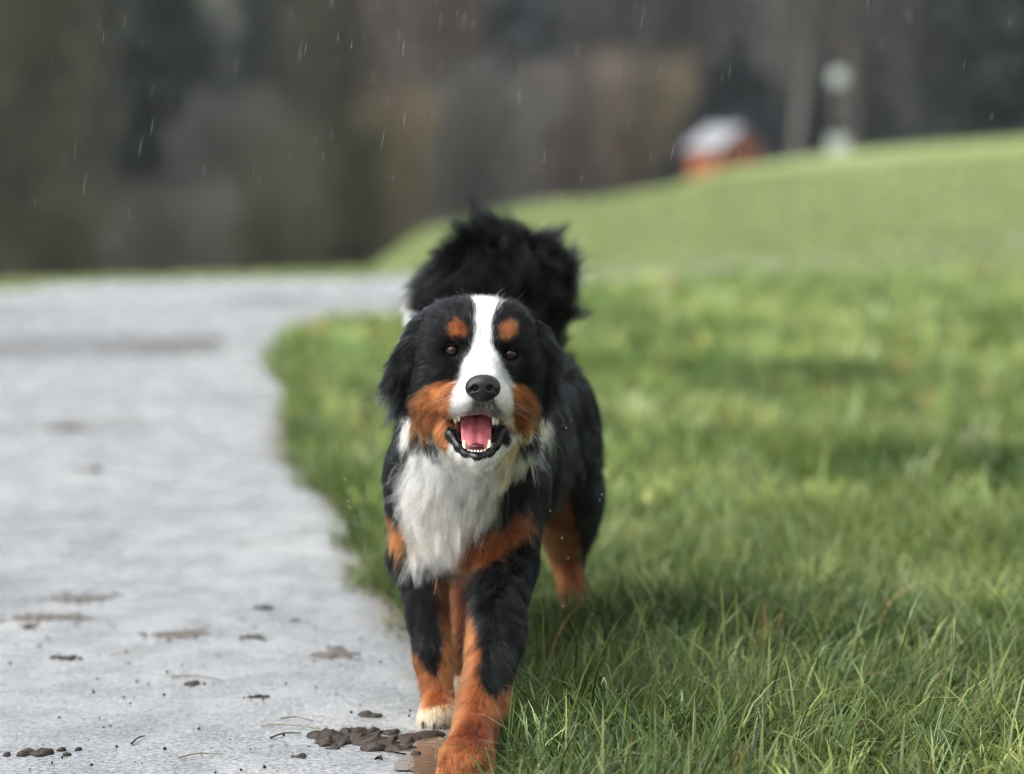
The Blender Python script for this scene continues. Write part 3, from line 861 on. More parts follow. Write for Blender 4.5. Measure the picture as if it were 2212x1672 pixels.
NB = 400000
def wbody(c, fn):
    w = np.where(fn[:, 1] < 0.25, 1.0, 0.30)
    w = w * np.where((c[:, 1] > 4.62), 0.55, 1.0)
    w = w * np.where((c[:, 1] < 4.45) & (c[:, 2] > 0.22) & (c[:, 2] < 0.58), 1.5, 1.0)
    L = hl(c)
    face = (c[:, 1] < 4.27) & (L[:, 2] > -0.21) & (L[:, 2] < 0.12) & (c[:, 2] > 0.46)
    w = w * np.where(face & (L[:, 1] > -0.05), 4.5, 1.0)
    leg = (c[:, 2] < 0.30)
    w = w * np.where(leg, 1.4, 1.0)
    # the tail is long-haired
    w = w * np.where((c[:, 1] > 4.9) & (c[:, 2] > 0.66), 1.6, 1.0)
    w = w * ~inside_mouth(c)
    # nose leather, eyes
    q = ((L - np.array((-0.0015, 0.100, -0.066))) / np.array((0.026, 0.03, 0.021))) ** 2
    w = w * (q.sum(1) > 1)
    for e in EYES:
        q = ((L - np.array(e)) / np.array((0.0128, 0.03, 0.0090))) ** 2
        w = w * (q.sum(1) > 1)
    return w
sample.N = BN
P, Nn = sample(BV, BF, NB, wbody)
dirn, L, lift = ctrl_interp(P, HEADC + BODYC)
cls = marks(P + rng.normal(size=P.shape) * 0.0022, Nn)
tl = (P[:, 1] > 4.93) & (P[:, 2] > 0.665)
# long feathering hangs from the underside of the tail
dr = np.clip(0.6 - Nn[:, 2] * 0.8, 0, 1.3) * rng.random(len(P)) * tl * (P[:, 0] > -0.14)
dirn = norm(dirn + np.array((0.05, -0.1, -1.0)) * (dr * 2.0)[:, None])
hd = (hl(P)[:, 2] > -0.2) & (P[:, 1] < 4.27)
col_all = fur_col(cls, P, 3)
short = (L < 0.022 + 0.012 * rng.random(len(L))) & ~tl
lift = np.where(short, np.maximum(lift, 0.30), lift)
L = np.where(short, L * 1.15 + 0.002, L)
longm = ~short & ~tl
groups = (('short_coat', short, dict(K=6, clump=0.60, nclump=12, wave=0.15, wfreq=70, curl=0.20, grav=0.05, r0=0.00028, coarse=0.0, clear=0.003)),
          ('long_coat', longm, dict(K=9, clump=0.84, nclump=40, wave=0.42, wfreq=45, curl=0.26, grav=0.30, r0=0.00036, coarse=0.62, clear=0.010, lenvar=0.65)),
          ('tail_feathering', tl, dict(K=9, clump=0.86, nclump=80, wave=0.65, wfreq=26, curl=0.42, grav=0.35, r0=0.00050, coarse=0.55)))
for gi_, (nm_, m, kw) in enumerate(groups):
    pts, rad, cid = grow(P[m], Nn[m], dirn[m], L[m], lift[m], seed=20 + gi_, **kw)
    o = make_curves(nm_, pts, rad, clump_tone(col_all[m], cls[m], cid, gi_), HAIRM, body, DO)
    tag(o, kind='stuff')
# loose guard hairs that break the outline
pick = rng.choice(np.nonzero(longm | (short & (P[:, 2] < 0.3)) | (hd & (hl(P)[:, 2] > 0.05)))[0], 3400, replace=False)
pts, rad, cid = grow(P[pick], Nn[pick], dirn[pick], L[pick] * 1.15 + 0.006, np.clip(lift[pick] + 0.28, 0, 0.6), K=9, clump=0.5, nclump=7, wave=0.6, wfreq=60, curl=0.35, grav=0.1, r0=0.00026, coarse=0.0, clear=0.01, seed=77, lenvar=0.8)
tag(make_curves('guard_hair', pts, rad, col_all[pick], HAIRM, body, DO), kind='stuff')
# wind-blown locks on the outer side of the tail
sel = np.nonzero(tl & (P[:, 0] > 0.02) & (Nn[:, 0] > 0.0))[0]
sel = rng.choice(sel, min(2600, len(sel)), replace=False)
dq = norm(np.stack([np.full(len(sel), 1.0), np.full(len(sel), -0.1), 0.1 + 0.7 * vnoise(P[sel], 30, 88)], 1))
pts, rad, cid = grow(P[sel], Nn[sel], dq, np.full(len(sel), 0.095), np.full(len(sel), 0.35), K=10, clump=1.0, nclump=75, wave=0.35, wfreq=40, curl=0.25, grav=-0.5, r0=0.0005, coarse=0.0, clear=0.01, seed=91, lenvar=0.4)
tag(make_curves('tail_lock', pts, rad, col_all[sel], HAIRM, body, DO), kind='stuff')
# ears
for ei, (o, W, F, En) in enumerate(ears):
    sample.N = En
    P, Nn = sample(W, F, 17000, lambda c, fn: np.where(fn[:, 1] < 0.3, 1.0, 0.5))
    s = -1 if ei == 0 else 1
    l = hl(P)
    t = np.clip((0.06 - l[:, 2]) / 0.12, 0, 1)[:, None]
    d = norm((np.array((0.85 * s, -0.1, -0.7)) * (1 - t) + np.array((0.32 * s, -0.05, -1.0)) * t)) @ HM
    L = 0.026 + 0.034 * t[:, 0] + 0.01 * rng.random(len(P))
    cls = np.zeros(len(P), dtype=int)
    if ei == 1: cls[((l - np.array((0.118, -0.05, 0.0))) ** 2).sum(1) < 0.008 ** 2] = 2
    pts, rad, cid = grow(P, Nn, d, L, np.full(len(P), 0.10), K=10, clump=0.88, nclump=60, wave=0.40, wfreq=40, curl=0.26, lenvar=0.7, grav=0.2, r0=0.00034, seed=40 + ei, coarse=0.5)
    if ei == 0:                                 # trailing wisps of the ear nearest the path
        q = rng.choice(np.nonzero((l[:, 2] < 0.0) & (l[:, 0] < -0.125))[0], 260)
        dw = np.tile(np.array((-0.75, 0.0, -0.62)) @ HM, (260, 1))
        p2, r2, c2 = grow(P[q], Nn[q], dw, np.full(260, 0.075), np.full(260, 0.1), K=9, clump=0.97, nclump=22, wave=0.5, wfreq=50, curl=0.25, grav=0.3, r0=0.0003, coarse=0.0, seed=95, lenvar=0.7)
        tag(make_curves('ear_wisp', p2, r2, CT[np.zeros(260, dtype=int)], HAIRM, o, DO), kind='stuff')
    tag(make_curves('ear_fur', pts, rad, clump_tone(fur_col(cls, P, 50 + ei), cls, cid, ei), HAIRM, o, DO), kind='stuff')
# whiskers
r = np.random.default_rng(9)
wp = []
for s, base in ((-1, (-0.040, 0.070, -0.085)), (1, (0.036, 0.070, -0.088))):
    for k in range(6):
        b0 = np.array(base) + np.array((r.uniform(-.006, .006), r.uniform(-0.02, .01), r.uniform(-.012, .012)))
        d = norm(np.array((s * r.uniform(.7, 1), r.uniform(0.1, 0.5), r.uniform(-0.6, 0.35))))
        Lw = r.uniform(0.035, 0.065)
        wp.append([hw(b0 + d * Lw * t + np.array((0, -0.3, -0.55)) * Lw * t * t * 0.6) for t in np.linspace(0, 1, 8)])
wp = np.array(wp)
tag(make_curves('whisker', wp, np.tile(np.linspace(0.00016, 0.00006, 8), (len(wp), 1)), np.tile((0.75, 0.73, 0.68), (len(wp), 1)), HAIRM, body, DO), kind='stuff')
# ================================================================== THE GROUND
CREST = np.array([(-0.60, 16.9, 0.0), (-0.212, 18.2, -0.06), (-0.10, 19.6, -0.07), (-0.060, 21.0, -0.11), (-0.0547, 22.5, -0.13), (-0.049, 26, -0.17), (-0.039, 30, -0.13), (-0.020, 36, -0.17),
                  (0.0, 42, -0.15), (0.037, 48, -0.11), (0.066, 52, 0.06), (0.085, 54, 0.36), (0.104, 56, 0.49), (0.133, 58, 0.72), (0.171, 60, 0.92), (0.212, 62, 1.10), (0.30, 65, 1.7), (0.6, 70, 2.4)])
def ground_h(x, y):
    x = np.asarray(x, float); y = np.asarray(y, float)
    a = np.where(y > 0.01, x / np.maximum(y, 0.01), np.sign(x) * 5)
    r = np.where(y > 0.5, y * np.clip(np.abs(a) / 0.6, 1, 3), np.hypot(x, y))
    yc = np.interp(a, CREST[:, 0], CREST[:, 1]); zc = np.interp(a, CREST[:, 0], CREST[:, 2])
    t = np.clip((r - 17) / (yc - 16.4), 0, 1); t = t * t * (3 - 2 * t)
    z = zc * t
    slope = np.interp(a, [-0.08, -0.02, 0.08], [0.24, 0.16, 0.085])
    d = np.maximum(r - yc, 0)
    down = slope * np.maximum(d - 0.6, 0)
    z = z - np.minimum(down, 5.5 + 0 * d)
    up = np.maximum(r - 100, 0)
    return z + up * 0.34

def near_mask(x, y): return np.hypot(x, y)
# one sheet round the camera's spot out to the hillside
rad = np.concatenate([[0.0], np.arange(0.5, 14, 0.45), np.arange(14, 34, 0.35), np.arange(34, 75, 0.8), np.arange(75, 130, 2.5), np.arange(130, 330, 12)])
ang = np.concatenate([np.arange(-180, -32, 4.0), np.arange(-32, 32, 0.35), np.arange(32, 180, 4.0)])
A, R = np.meshgrid(np.radians(ang), rad)
GX, GY = R * np.sin(A), R * np.cos(A)
GZ = ground_h(GX, GY)
nr_, na_ = GX.shape
V = np.stack([GX.ravel(), GY.ravel(), GZ.ravel()], 1)
i, j = np.meshgrid(np.arange(nr_ - 1), np.arange(na_), indexing='ij')
F = np.stack([i * na_ + j, i * na_ + (j + 1) % na_, (i + 1) * na_ + (j + 1) % na_, (i + 1) * na_ + j], -1).reshape(-1, 4)[:, ::-1]

IN = np.array([(0.10, -8), (0.04, 2.0), (-0.01, 3.3), (-0.04, 3.9), (-0.09, 4.5), (-0.25, 5.38), (-0.41, 6.19), (-0.68, 7.8), (-0.98, 10.3), (-1.14, 11.4), (-1.17, 12.4), (-1.02, 13.2), (-0.58, 14.1), (0.6, 16.6), (2.3, 19.5), (4.6, 22.2), (9, 26.6), (16, 32)])
OUT = np.array([(-4.0, -8), (-4.2, 2.0), (-4.4, 4.0), (-4.5, 6), (-4.6, 8), (-4.7, 10), (-4.8, 12), (-4.7, 14), (-4.3, 15.7), (-3.54, 16.75), (-2.8, 17.5), (-2.1, 18.0), (-0.83, 18.45), (0.6, 18.9), (2.4, 20.5), (4.9, 23.0), (9, 27.2), (16, 32.8)])
def resample(C, n, sm=3):
    d = np.concatenate([[0], np.cumsum(np.linalg.norm(np.diff(C, axis=0), axis=1))])
    return C, d
def curve_pts(C, ts):
    """catmull-rom through the points at parameters 0..len-1"""
    i = np.clip(ts.astype(int), 0, len(C) - 2); f = (ts - i)[:, None]
    p0 = C[np.maximum(i - 1, 0)]; p1 = C[i]; p2 = C[i + 1]; p3 = C[np.minimum(i + 2, len(C) - 1)]
    return 0.5 * ((2 * p1) + (-p0 + p2) * f + (2 * p0 - 5 * p1 + 4 * p2 - p3) * f * f + (-p0 + 3 * p1 - 3 * p2 + p3) * f ** 3)
ts = np.linspace(0, len(IN) - 1, 900)
pin, pout = curve_pts(IN, ts), curve_pts(OUT, ts)
p3 = np.column_stack([pin, np.zeros(len(pin))])
tang = norm(np.gradient(pin, axis=0)); nrm = np.column_stack([tang[:, 1], -tang[:, 0]])
pin_r = pin + nrm * (vnoise(p3, 14, 61, 3) * 0.022 + vnoise(p3, 2.2, 62) * 0.04)[:, None]
def edge_dist(x, y):
    """signed distance from the path's inner edge: positive on the meadow side"""
    Q = np.column_stack([np.ravel(x), np.ravel(y)])
    seg = pin_r[::3]
    out = np.empty(len(Q))
    for s in range(0, len(Q), 20000):
        q = Q[s:s + 20000]
        d = ((q[:, None, :] - seg[None]) ** 2).sum(2)
        k = d.argmin(1)
        nn = nrm[::3][k]
        sg = np.sign(((q - seg[k]) * nn).sum(1))
        out[s:s + 20000] = np.sqrt(d[np.arange(len(q)), k]) * sg
    return out
def outer_dist(x, y):
    Q = np.column_stack([np.ravel(x), np.ravel(y)])
    to = norm(np.gradient(pout, axis=0)); no_ = np.column_stack([-to[:, 1], to[:, 0]])
    seg = pout[::3]; out = np.empty(len(Q))
    for s in range(0, len(Q), 20000):
        q = Q[s:s + 20000]
        d = ((q[:, None, :] - seg[None]) ** 2).sum(2); k = d.argmin(1)
        out[s:s + 20000] = np.sqrt(d[np.arange(len(q)), k]) * np.sign(((q - seg[k]) * no_[::3][k]).sum(1))
    return out

# meadow soil and turf colour
gm, nt, b = new_mat('meadow_turf')
tc = N(nt, 'ShaderNodeTexCoord')
n1 = N(nt, 'ShaderNodeTexNoise', Scale=0.22, Detail=5.0, Roughness=0.6)
n2 = N(nt, 'ShaderNodeTexNoise', Scale=3.5, Detail=4.0, Roughness=0.7)
mp = N(nt, 'ShaderNodeMapping'); mp.inputs['Scale'].default_value = (1, 0.35, 1)
nt.links.new(tc.outputs['Object'], mp.inputs[0])
nt.links.new(mp.outputs[0], n1.inputs['Vector']); nt.links.new(tc.outputs['Object'], n2.inputs['Vector'])
r1 = ramp(nt, n1.outputs[0], [(0.30, (0.140, 0.185, 0.045)), (0.5, (0.205, 0.260, 0.095)), (0.72, (0.260, 0.300, 0.130))])
r2 = ramp(nt, n2.outputs[0], [(0.3, (0.55, 0.55, 0.5)), (0.7, (1.2, 1.2, 1.15))])
mx = N(nt, 'ShaderNodeMixRGB', blend_type='MULTIPLY'); mx.inputs[0].default_value = 0.55
nt.links.new(r1.outputs[0], mx.inputs[1]); nt.links.new(r2.outputs[0], mx.inputs[2])
# attribute 'tint': r = how much bare soil / leaf litter, g = dark turf under the long grass
at = N(nt, 'ShaderNodeAttribute', attribute_name='tint')
sep = N(nt, 'ShaderNodeSeparateColor'); nt.links.new(at.outputs['Color'], sep.inputs[0])
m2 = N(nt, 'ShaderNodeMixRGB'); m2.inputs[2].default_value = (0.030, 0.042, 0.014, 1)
nt.links.new(sep.outputs[1], m2.inputs[0]); nt.links.new(mx.outputs[0], m2.inputs[1])
m3 = N(nt, 'ShaderNodeMixRGB'); m3.inputs[2].default_value = (0.060, 0.050, 0.036, 1)
nt.links.new(sep.outputs[0], m3.inputs[0]); nt.links.new(m2.outputs[0], m3.inputs[1])
nt.links.new(m3.outputs[0], b.inputs['Base Color'])
b.inputs['Roughness'].default_value = 0.9
b.inputs['Specular IOR Level'].default_value = 0.2
bp = N(nt, 'ShaderNodeBump', Strength=0.6, Distance=0.05)
nt.links.new(n2.outputs[0], bp.inputs['Height']); nt.links.new(bp.outputs[0], b.inputs['Normal'])
Rr = np.hypot(V[:, 0], V[:, 1])
aa = V[:, 0] / np.maximum(V[:, 1], 0.1)
ycv = np.interp(aa, CREST[:, 0], CREST[:, 1])
litter = np.clip((Rr - ycv - 1.5) / 6, 0, 1) * (V[:, 1] > 0)
# two pale clearings on the hillside behind the wood
clear = ((V[:, 0] / np.maximum(V[:, 1], 1) + 0.130) ** 2 / 0.030 ** 2 < 1) & (Rr > 118)
clear |= ((V[:, 0] / np.maximum(V[:, 1], 1) + 0.092) ** 2 / 0.012 ** 2 < 1) & (Rr > 118)
litter = np.where(clear, 0.62, litter)
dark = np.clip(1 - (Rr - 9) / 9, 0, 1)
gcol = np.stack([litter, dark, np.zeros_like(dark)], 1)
ground = mesh_np('ground', V, F, gm, None, True, gcol)
tag(ground, 'rolling green meadow ground falling away to a wooded valley', kind='structure')

# ------------------------------------------------------------------ path
nv_ = 70
vv = np.concatenate([np.linspace(0, 0.2, 40), np.linspace(0.2, 1, 31)[1:]])
PV = pin_r[:, None, :] * (1 - vv[None, :, None]) + pout[:, None, :] * vv[None, :, None]
PX, PY = PV[..., 0], PV[..., 1]
P3 = np.column_stack([PX.ravel(), PY.ravel(), np.zeros(PX.size)])
PZ = ground_h(PX, PY).ravel() + 0.009 + np.where(PY.ravel() > 17, 0.02, 0.0) + 0.003 * vnoise(P3, 1.3, 71)
dE = np.linalg.norm(PV - pin_r[:, None, :], axis=2).ravel()
mud = np.clip(1 - dE / (0.15 + 0.10 * vnoise(P3, 3.1, 72, 3) + 0.05), 0, 1)
blot = np.clip(vnoise(P3, 2.3, 73, 3) - 0.55, 0, 1) * 1.2
track = np.exp(-((PY.ravel() - 13.0 - 0.18 * PX.ravel() + 0.25 * vnoise(P3, 1.2, 75)) / 0.45) ** 2) * np.clip(vnoise(P3, 1.6, 74, 3) + 0.5, 0, 1) * (PX.ravel() < -1.5)
track += np.exp(-((PY.ravel() - 14.6 - 0.1 * PX.ravel()) / 0.25) ** 2) * np.clip(vnoise(P3, 1.9, 79, 3) + 0.2, 0, 1) * (PX.ravel() < 0)
pcol = np.stack([mud, np.clip(blot + track * 1.6, 0, 1), np.zeros_like(mud)], 1)
npt = len(pin)
k = len(vv)
i, j = np.meshgrid(np.arange(npt - 1), np.arange(k - 1), indexing='ij')
F = np.stack([i * k + j, i * k + j + 1, (i + 1) * k + j + 1, (i + 1) * k + j], -1).reshape(-1, 4)[:, ::-1]
pm, nt, b = new_mat('wet_pale_tarmac')
tc = N(nt, 'ShaderNodeTexCoord')
fine = N(nt, 'ShaderNodeTexVoronoi', Scale=210.0)
fine2 = N(nt, 'ShaderNodeTexNoise', Scale=120.0, Detail=6.0, Roughness=0.75)
mid = N(nt, 'ShaderNodeTexNoise', Scale=7.0, Detail=8.0, Roughness=0.68)
big = N(nt, 'ShaderNodeTexNoise', Scale=1.1, Detail=5.0, Roughness=0.6)
for n_ in (fine, fine2, mid, big): nt.links.new(tc.outputs['Object'], n_.inputs['Vector'])
rb = ramp(nt, fine2.outputs[0], [(0.34, (0.075, 0.080, 0.085)), (0.45, (0.225, 0.238, 0.248)), (0.56, (0.330, 0.343, 0.352)), (0.68, (0.48, 0.475, 0.46))])
rm = ramp(nt, mid.outputs[0], [(0.30, (0.88, 0.89, 0.90)), (0.5, (1, 1, 1)), (0.72, (1.06, 1.05, 1.04))])
rg = ramp(nt, big.outputs[0], [(0.32, (0.82, 0.85, 0.88)), (0.68, (1.12, 1.10, 1.07))])
x1 = N(nt, 'ShaderNodeMixRGB', blend_type='MULTIPLY'); x1.inputs[0].default_value = 1
x2 = N(nt, 'ShaderNodeMixRGB', blend_type='MULTIPLY'); x2.inputs[0].default_value = 1
nt.links.new(rb.outputs[0], x1.inputs[1]); nt.links.new(rm.outputs[0], x1.inputs[2])
nt.links.new(x1.outputs[0], x2.inputs[1]); nt.links.new(rg.outputs[0], x2.inputs[2])
at = N(nt, 'ShaderNodeAttribute', attribute_name='tint')
sep = N(nt, 'ShaderNodeSeparateColor'); nt.links.new(at.outputs['Color'], sep.inputs[0])
mm = N(nt, 'ShaderNodeMath', operation='MULTIPLY'); nt.links.new(sep.outputs[0], mm.inputs[0])
rr_ = ramp(nt, mid.outputs[0], [(0.35, (0.3, 0.3, 0.3)), (0.65, (1.5, 1.5, 1.5))])
nt.links.new(rr_.outputs[0], mm.inputs[1]); mm.use_clamp = True
x3 = N(nt, 'ShaderNodeMixRGB'); x3.inputs[2].default_value = (0.13, 0.092, 0.064, 1)
nt.links.new(mm.outputs[0], x3.inputs[0]); nt.links.new(x2.outputs[0], x3.inputs[1])
x4 = N(nt, 'ShaderNodeMixRGB'); x4.inputs[2].default_value = (0.085, 0.080, 0.075, 1)
nt.links.new(sep.outputs[1], x4.inputs[0]); nt.links.new(x3.outputs[0], x4.inputs[1])
nt.links.new(x4.outputs[0], b.inputs['Base Color'])
rq = ramp(nt, mid.outputs[0], [(0.38, (0.12, 0.12, 0.12)), (0.62, (0.40, 0.40, 0.40))])
nt.links.new(rq.outputs[0], b.inputs['Roughness'])
b.inputs['Specular IOR Level'].default_value = 0.5
b1 = N(nt, 'ShaderNodeBump', Strength=0.7, Distance=0.004)
nt.links.new(fine2.outputs[0], b1.inputs['Height'])
b2 = N(nt, 'ShaderNodeBump', Strength=0.15, Distance=0.006)
nt.links.new(mid.outputs[0], b2.inputs['Height']); nt.links.new(b2.outputs[0], b1.inputs['Normal'])
nt.links.new(b1.outputs[0], b.inputs['Normal'])
path = mesh_np('path', np.column_stack([P3[:, 0], P3[:, 1], PZ]), F, pm, None, True, pcol)
tag(path, 'wet pale grey path curving round the meadow', kind='structure')

# ------------------------------------------------------------------ grass: real blades
grm, nt, b = new_mat('grass_blade')
at = N(nt, 'ShaderNodeAttribute', attribute_name='tint')
nt.links.new(at.outputs['Color'], b.inputs['Base Color'])
b.inputs['Roughness'].default_value = 0.40
b.inputs['Specular IOR Level'].default_value = 0.28
tr = N(nt, 'ShaderNodeBsdfTranslucent')
nt.links.new(at.outputs['Color'], tr.inputs['Color'])
ms = N(nt, 'ShaderNodeMixShader'); ms.inputs[0].default_value = 0.45
nt.links.new(b.outputs[0], ms.inputs[1]); nt.links.new(tr.outputs[0], ms.inputs[2])
nt.links.new(ms.outputs[0], nt.nodes['Material Output'].inputs['Surface'])

def blades(base, hgt, width, az, bend, col, seg=4, seed=0, lay=None):
    """curved tapering blades; base (n,3)"""
    r = np.random.default_rng(seed); n = len(base)
    dirv = np.column_stack([np.cos(az), np.sin(az), np.zeros(n)])
    sd = np.column_stack([-np.sin(az), np.cos(az), np.zeros(n)])
    tw = r.uniform(-0.9, 0.9, n)
    sd = sd * np.cos(tw)[:, None] + dirv * np.sin(tw)[:, None]
    pts = [base.copy()]; th0 = r.uniform(0.0, 0.35, n) if lay is None else lay
    p = base.copy()
    for s in range(seg):
        th = th0 + bend * ((s + 0.5) / seg) ** 1.2
        p = p + (dirv * np.sin(th)[:, None] + np.array((0, 0, 1.0)) * np.cos(th)[:, None]) * (hgt / seg)[:, None]
        p[:, 2] = np.maximum(p[:, 2], base[:, 2] + 0.004 + 0.006 * r.random(n))
        pts.append(p.copy())
    wid = [1.0, 1.0, 0.88, 0.62, 0.0] if seg == 4 else list(np.interp(np.linspace(0, 1, seg + 1), [0, .5, 1], [1, .9, 0]))
    rows = []
    for s in range(seg):
        w = (width * wid[s] * 0.5)[:, None]
        rows += [pts[s] - sd * w, pts[s] + sd * w]
    rows.append(pts[seg])
    Vb = np.stack(rows, 1)                                  # n, 2seg+1, 3
    nvb = 2 * seg + 1
    o = np.arange(n)[:, None] * nvb
    tri = []
    for s in range(seg - 1):
        tri += [[2 * s, 2 * s + 1, 2 * s + 3], [2 * s, 2 * s + 3, 2 * s + 2]]
    tri.append([2 * seg - 2, 2 * seg - 1, 2 * seg])
    T = (o[:, :, None] + np.array(tri)[None]).reshape(-1, 3) if False else (o[:, None, :] + np.array(tri)[None]).reshape(-1, 3)
    # blade colour is darker towards the foot and lighter towards the tip
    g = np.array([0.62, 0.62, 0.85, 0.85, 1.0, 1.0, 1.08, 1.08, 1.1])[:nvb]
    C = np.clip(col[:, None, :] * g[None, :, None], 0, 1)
    return Vb.reshape(-1, 3), T, C.reshape(-1, 3), pts

def scatter(n, y0, y1, xl, xr, keep, seed):
    r = np.random.default_rng(seed)
    y = r.uniform(y0, y1, n * 2); a = r.random(n * 2)
    x = xl(y) + a * (xr(y) - xl(y))
    m = keep(x, y, r)
    x, y = x[m][:n], y[m][:n]
    return np.column_stack([x, y, ground_h(x, y)])

def grass_cols(B, r, lum=1.0):
    n = len(B)
    t = np.clip(0.52 + 0.32 * vnoise(B, 3.4, 81) + r.normal(size=n) * 0.28, 0, 1)[:, None]
    a = np.array((0.022, 0.045, 0.009)); m_ = np.array((0.098, 0.144, 0.032)); c = np.array((0.275, 0.310, 0.105))
    col = np.where(t < 0.5, a + (m_ - a) * t * 2, m_ + (c - m_) * (t - 0.5) * 2)
    bl = r.random(n) < 0.22
    col[bl] = col[bl] * np.array((0.8, 0.98, 1.35))
    pale = r.random(n) < 0.05
    col[pale] = np.array((0.30, 0.38, 0.17)) * r.uniform(0.7, 1.1, pale.sum())[:, None]
    dry = r.random(n) < 0.013
    col[dry] = np.array((0.34, 0.22, 0.085)) * r.uniform(0.5, 1.1, dry.sum())[:, None]
    return col * lum

def field_keep(x, y, r):
    e = edge_dist(x, y)
    c = 0.035 * vnoise(np.column_stack([x, y, 0 * x]), 16, 95, 2)
    return e > -0.05 + c + 0.11 * r.random(len(x)) ** 1.5
SEC = [  # y0, y1, count, height, width, bend
    (3.25, 6.3, 70000, 0.088, 0.0040, 1.4, 1),
    (6.3, 10.0, 62000, 0.085, 0.0048, 1.2, 2),
    (10.0, 17.0, 56000, 0.10, 0.010, 1.1, 3)]
GV, GT, GC = [], [], []
off = 0
tips = []
for (y0, y1, n, h, w, bd, sd_) in SEC:
    r = np.random.default_rng(100 + sd_)
    B = scatter(n, y0, y1, lambda y: np.interp(y, IN[:, 1][:13], IN[:, 0][:13]) - 0.15, lambda y: 0.26 * y + 0.35, field_keep, 200 + sd_)
    ed = edge_dist(B[:, 0], B[:, 1])
    n = len(B)
    patch = vnoise(B, 3.2, 90, 3)
    hh = h * (0.85 + 0.28 * patch) * r.uniform(0.5, 1.5, n) * np.clip(0.6 + ed / 0.18, 0.5, 1)
    tall = r.random(n) < 0.06
    hh[tall] *= r.uniform(1.4, 2.2, tall.sum())
    az = vnoise(B, 4.5, 91, 2) * 3.0 + r.normal(size=n) * 0.9 + 3.4
    # at the border the blades flop outwards over the path
    out = ed < 0.10
    az[out] = math.pi + r.normal(size=out.sum()) * 0.8
    Vb, T, C, pts = blades(B - np.array((0, 0, 0.003)), np.maximum(hh, 0.015), w * r.uniform(0.6, 1.4, n), az, bd * r.uniform(0.3, 1.5, n), grass_cols(B, r, np.interp(B[:, 1], [3.5, 6, 10, 17], [0.80, 1.10, 1.42, 1.72])[:, None]), 4, 300 + sd_)  # blade colour lifted with distance, painting in far highlights and haze
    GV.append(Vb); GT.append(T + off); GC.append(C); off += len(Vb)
    if sd_ == 1: tips.append((pts[4], pts[3], B))
# taller tuft round the trailing hind paw
r = np.random.default_rng(778)
n = 900
B = np.column_stack([r.normal(0.15, 0.075, n), r.normal(4.86, 0.07, n), np.zeros(n)])
Vb, T, C, pts = blades(B, r.uniform(0.08, 0.15, n), r.uniform(0.0025, 0.0045, n), r.uniform(0, 6.28, n), r.uniform(0.1, 0.9, n), grass_cols(B, r, 1.0), 4, 12)
GV.append(Vb); GT.append(T + off); GC.append(C); off += len(Vb)
# tufts: blades fanning out of one foot, each tuft with its own tone
r = np.random.default_rng(779)
for (y0, y1, nt_, nb_, h, w, sd_) in ((3.4, 6.5, 700, 16, 0.105, 0.0038, 1), (6.5, 10.5, 1000, 14, 0.125, 0.0062, 2), (10.5, 18, 1500, 12, 0.14, 0.011, 3)):
    Ct = scatter(nt_, y0, y1, lambda y: np.interp(y, IN[:, 1][:13], IN[:, 0][:13]), lambda y: 0.26 * y + 0.35, lambda x, y, r_: edge_dist(x, y) > 0.02, 400 + sd_)
    nt_ = len(Ct); tone = grass_cols(Ct, r, 1.0) * r.uniform(0.6, 1.9, nt_)[:, None] * {1: 1.05, 2: 1.35, 3: 1.6}[sd_]  # tufts also coloured lighter by distance for highlights and haze
    B = np.repeat(Ct, nb_, 0); n = len(B); B[:, :2] += r.normal(size=(n, 2)) * 0.010 * (1 + sd_ * 0.5)
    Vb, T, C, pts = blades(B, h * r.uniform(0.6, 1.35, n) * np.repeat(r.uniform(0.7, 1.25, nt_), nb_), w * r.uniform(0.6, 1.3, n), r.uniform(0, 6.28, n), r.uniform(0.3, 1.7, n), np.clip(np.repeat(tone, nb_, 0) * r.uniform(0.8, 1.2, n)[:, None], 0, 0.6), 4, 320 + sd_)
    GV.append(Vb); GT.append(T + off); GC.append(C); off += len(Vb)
    if sd_ == 1: tips.append((pts[4], pts[3], B))
# long arching leaves between the short ones
r = np.random.default_rng(777)
B = scatter(2600, 3.3, 8.5, lambda y: np.interp(y, IN[:, 1][:13], IN[:, 0][:13]), lambda y: 0.26 * y + 0.3, lambda x, y, r_: (edge_dist(x, y) > 0.03) & (r_.random(len(x)) < np.clip(0.35 + 0.6 * vnoise(np.column_stack([x, y, 0 * x]), 5.0, 93), 0.04, 1)), 205)
n = len(B)
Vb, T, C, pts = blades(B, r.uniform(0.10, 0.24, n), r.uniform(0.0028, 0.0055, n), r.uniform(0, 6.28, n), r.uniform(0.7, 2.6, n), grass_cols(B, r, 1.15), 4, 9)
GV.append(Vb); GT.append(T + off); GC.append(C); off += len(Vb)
tips.append((pts[4], pts[3], B)); tips.append((pts[3], pts[2], B)); tips.append((pts[2], pts[1], B))
grass = mesh_np('grass', np.concatenate(GV), np.concatenate(GT), grm, None, True, np.concatenate(GC))
tag(grass, 'long wet green grass beside the path', kind='stuff')
PPOLY = [tuple(q) for q in np.concatenate([pin_r[::6], pout[::-6]])]
